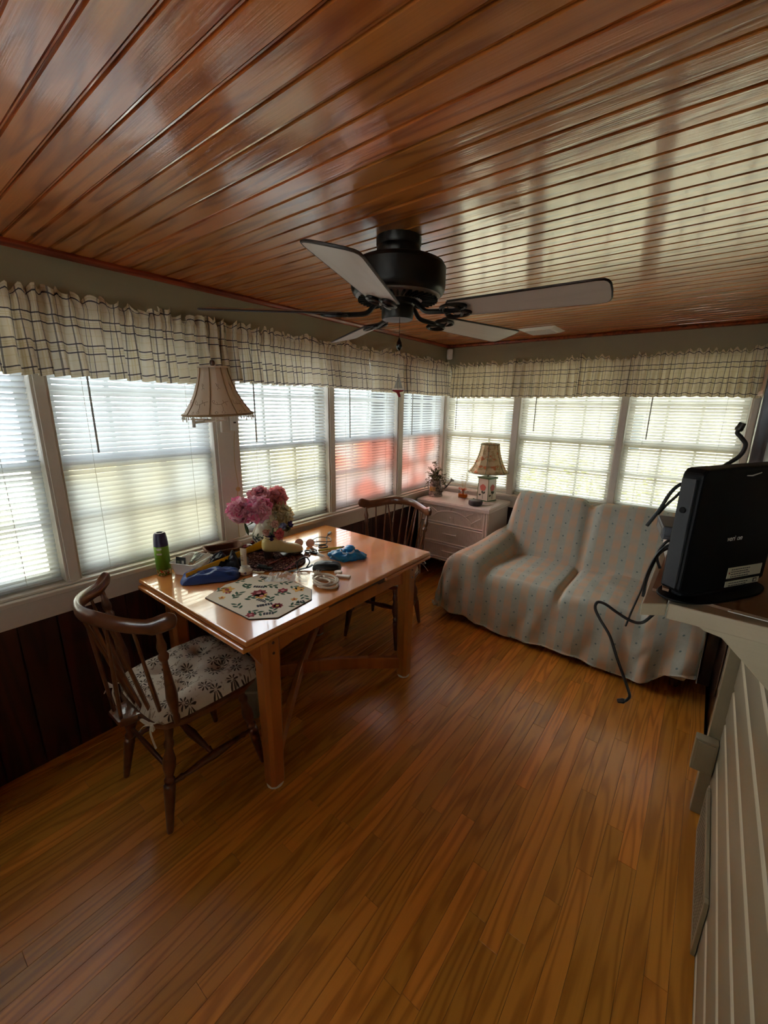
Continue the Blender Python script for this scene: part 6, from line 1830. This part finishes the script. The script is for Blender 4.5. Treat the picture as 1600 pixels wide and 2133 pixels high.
# boxes behind the router
bxs = thing('white_box', 'small white carton behind the router on the shelf', 'carton', (2.118, 1.140, SZ + 0.0058), R(8))
MB().box(-0.040, 0.060, -0.05, 0.08, 0.0, 0.050).build('carton', plain('white_carton', lin(206, 198, 190), 0.7), bxs, bevel=0.001)
MB().box(-0.040, 0.060, -0.012, 0.012, 0.050, 0.0506).build('tape', M_CARD, bxs)
adp = thing('network_box', 'flat grey network box with a thin black wire on top, behind the router', 'network box', (2.120, 1.130, SZ + 0.0575), R(10))
MB().prism([(-0.060, -0.045), (0.08, -0.045), (0.08, 0.075), (-0.060, 0.075)], 0.0, 0.030).build('case', plain('slate_grey_plastic', lin(92, 96, 102), 0.5), adp, bevel=0.004)
MB().box(-0.061, -0.0595, -0.03, 0.05, 0.006, 0.022).build('port_face', M_GREYP, adp)
m = MB(); m.tube(bez([(0.04, -0.02, 0.034), (-0.01, -0.035, 0.040), (-0.035, -0.01, 0.036), (-0.005, 0.015, 0.040), (0.03, 0.0, 0.036), (-0.005, -0.02, 0.044), (-0.03, 0.02, 0.036), (0.0, 0.04, 0.036), (0.05, 0.02, 0.036)], 8), 0.0018, 6); m.build('wire', M_FANBLK, adp, smooth=True)
blk = thing('power_brick', 'round black power adapter on the cardboard behind the router', 'adapter', (2.145, 1.02, SZ + 0.0062))
MB().lathe([(0.0, 0.0), (0.026, 0.0), (0.030, 0.006), (0.030, 0.030), (0.022, 0.040), (0.0, 0.042)], 20).build('body', M_ROUT, blk, smooth=True)
MB().lathe([(0.006, 0.0), (0.005, 0.02), (0.003, 0.026)], 10, Matrix.Translation((-0.026, 0, 0.024)) @ Matrix.Rotation(-PI / 2, 4, 'Y')).build('strain_relief', M_ROUT, blk, smooth=True)
M_CBL = plain('black_rubber_cable', lin(34, 33, 32), 0.45, bump=0.05, bscale=200)
M_PLUG = plain('dark_metal_plug', lin(58, 54, 50), 0.35, metal=0.6)
def cable(label, pts, r, endmat=None, end=None, flat=None, name='cable'):
    t = thing(name, label, 'cable', (0, 0, 0), 0, 'loose cables around the router')
    P_ = bez(pts, 8)
    m = MB(); m.tube(P_, r, 8, flat=flat); m.build('sheath', M_CBL, t, smooth=True)
    if end:
        d = (P_[0] - P_[3]).normalized() if end[0] == 's' else (P_[-1] - P_[-4]).normalized()
        p = P_[0] if end[0] == 's' else P_[-1]
        m = MB(); m.tube([p - d * 0.003, p, p + d * 0.003, p + d * end[1]], [r * 1.5, r * 1.9, r * 1.7, r * 1.5], 10); m.build('connector', M_PLUG, t, smooth=True)
    return t
cable('black coaxial cable curling up above the router, its tip in front of the window', [(2.157, 1.0, 1.548), (2.156, 1.0, 1.541), (2.163, 1.0, 1.533), (2.171, 1.0, 1.520), (2.166, 1.0, 1.500), (2.148, 1.0, 1.481), (2.133, 1.0, 1.466), (2.110, 1.0, 1.445), (2.118, 1.0, 1.40)], 0.0036, end=('s', 0.012))
cable('black cable arching out from behind the router, ending in mid air above the sofa back', [(2.118, 0.985, 1.43), (2.104, 0.98, 1.446), (2.086, 0.98, 1.439), (2.073, 0.98, 1.419), (2.062, 0.98, 1.387), (2.045, 0.98, 1.349)], 0.0034)
cable('thin black cable running just under the arching cable beside the router', [(2.116, 0.99, 1.425), (2.097, 0.985, 1.432), (2.082, 0.985, 1.412), (2.069, 0.985, 1.392), (2.060, 0.985, 1.375)], 0.0026)
cable('flat black ribbon cable hanging down past the shelf edge', [(2.120, 1.00, 1.312), (2.104, 0.98, 1.326), (2.082, 0.98, 1.311), (2.069, 0.98, 1.287), (2.061, 0.98, 1.253), (2.055, 0.98, 1.208), (2.047, 0.98, 1.166), (2.039, 0.98, 1.119)], 0.0048, flat=0.45)
cable('black loop of wire behind the ribbon cable at the shelf edge', [(2.125, 1.01, 1.295), (2.097, 1.0, 1.309), (2.075, 1.0, 1.293), (2.0655, 0.99, 1.265), (2.0600, 0.99, 1.228), (2.0605, 0.99, 1.192)], 0.0036)
cable('black wire looping from the adapter over the ribbon cable', [(2.112, 1.02, 1.272), (2.090, 0.99, 1.322), (2.076, 0.985, 1.308), (2.072, 0.985, 1.285), (2.080, 0.99, 1.262)], 0.0028)
cable('black power cord looping out from the shelf and hanging down to its plug', [(2.098, 0.93, 1.204), (2.086, 0.91, 1.190), (2.072, 0.9, 1.173), (2.053, 0.9, 1.170), (2.026, 0.9, 1.180), (2.003, 0.9, 1.191), (1.989, 0.9, 1.190), (1.987, 0.9, 1.175), (1.999, 0.9, 1.154), (2.021, 0.9, 1.124), (2.040, 0.9, 1.081), (2.058, 0.9, 1.043), (2.071, 0.9, 1.015), (2.074, 0.9, 1.003), (2.069, 0.9, 0.992), (2.064, 0.9, 0.9885)], 0.0030, end=('e', 0.010))

# ---------------------------------------------------------------- right wall details
rg = thing('floor_register', 'cream metal floor-level register grille in the siding', 'register', (0, 0, 0))
MB().box(XR - 0.0105, XR - 0.001, 1.28, 1.74, 0.005, 0.200).build('backing', M_BLACK, rg)
m = MB(); gx0, gx1 = XR - 0.0125, XR - 0.001
m.box(gx0, gx1, 1.27, 1.29, 0.0, 0.21); m.box(gx0, gx1, 1.73, 1.75, 0.0, 0.21); m.box(gx0, gx1, 1.29, 1.73, 0.0, 0.018); m.box(gx0, gx1, 1.29, 1.73, 0.188, 0.21)
m.build('frame', M_CREAM, rg, bevel=0.002)
v0_ = None
for k in range(11):
    zz = 0.030 + k * 0.0145
    MB().box(XR - 0.0113, XR - 0.0104, 1.29, 1.73, zz, zz + 0.0042).build('bar', M_CREAM, rg)
for k in range(20):
    yy = 1.305 + k * 0.0215
    MB().box(XR - 0.0112, XR - 0.0104, yy, yy + 0.0048, 0.018, 0.188).build('cross_bar', M_CREAM, rg)
ob = thing('outlet_box', 'cream surface outlet box on the door casing near the floor', 'outlet', (0, 0, 0))
MB().box(2.262, 2.333, 1.795, 1.8355, 0.225, 0.365).build('box', M_CREAM, ob, bevel=0.003)
MB().box(2.270, 2.326, 1.792, 1.7955, 0.235, 0.355).build('cover', M_CREAM, ob, bevel=0.0015)
# wooden bracket end above the back window at the house wall
fr_ = thing('wall_plaque', 'red-brown wooden plaque on the siding beside the end of the plaid valance', 'plaque', (0, 0, 0))
MB().box(2.300, 2.334, 2.96, 3.30, 1.69, 1.92).build('board', M_TRIM_RED, fr_, bevel=0.004)
MB().box(2.290, 2.334, 2.955, 3.305, 1.665, 1.69).build('ledge', plain('pale_ledge', lin(206, 170, 150), 0.6), fr_, bevel=0.004)
# pale plastic box standing under the table and dark bag at the left edge
pb_ = thing('storage_box', 'pale grey plastic box on the floor under the table by the front chair', 'box', (0.450, 1.075, 0.0), R(40))
MB().box(-0.030, 0.030, -0.06, 0.06, 0.0, 0.150).build('case', plain('pale_grey_plastic', lin(150, 150, 138), 0.5), pb_, bevel=0.008)
MB().box(-0.032, 0.032, -0.062, 0.062, 0.150, 0.165).build('lid', plain('pale_grey_lid', lin(164, 164, 150), 0.5), pb_, bevel=0.004)
dbg = softbag(0.15, 0.22, 0.40, 6.0, rough=0.15).build('dark_bag', plain('black_cloth', lin(16, 18, 24), 0.9), loc=(0.10, -0.035, 0.001), rot=(0, 0, 0.0), smooth=True, sharp=180)
tag(dbg, 'black cloth bag slumped on the floor at the left edge', 'bag')
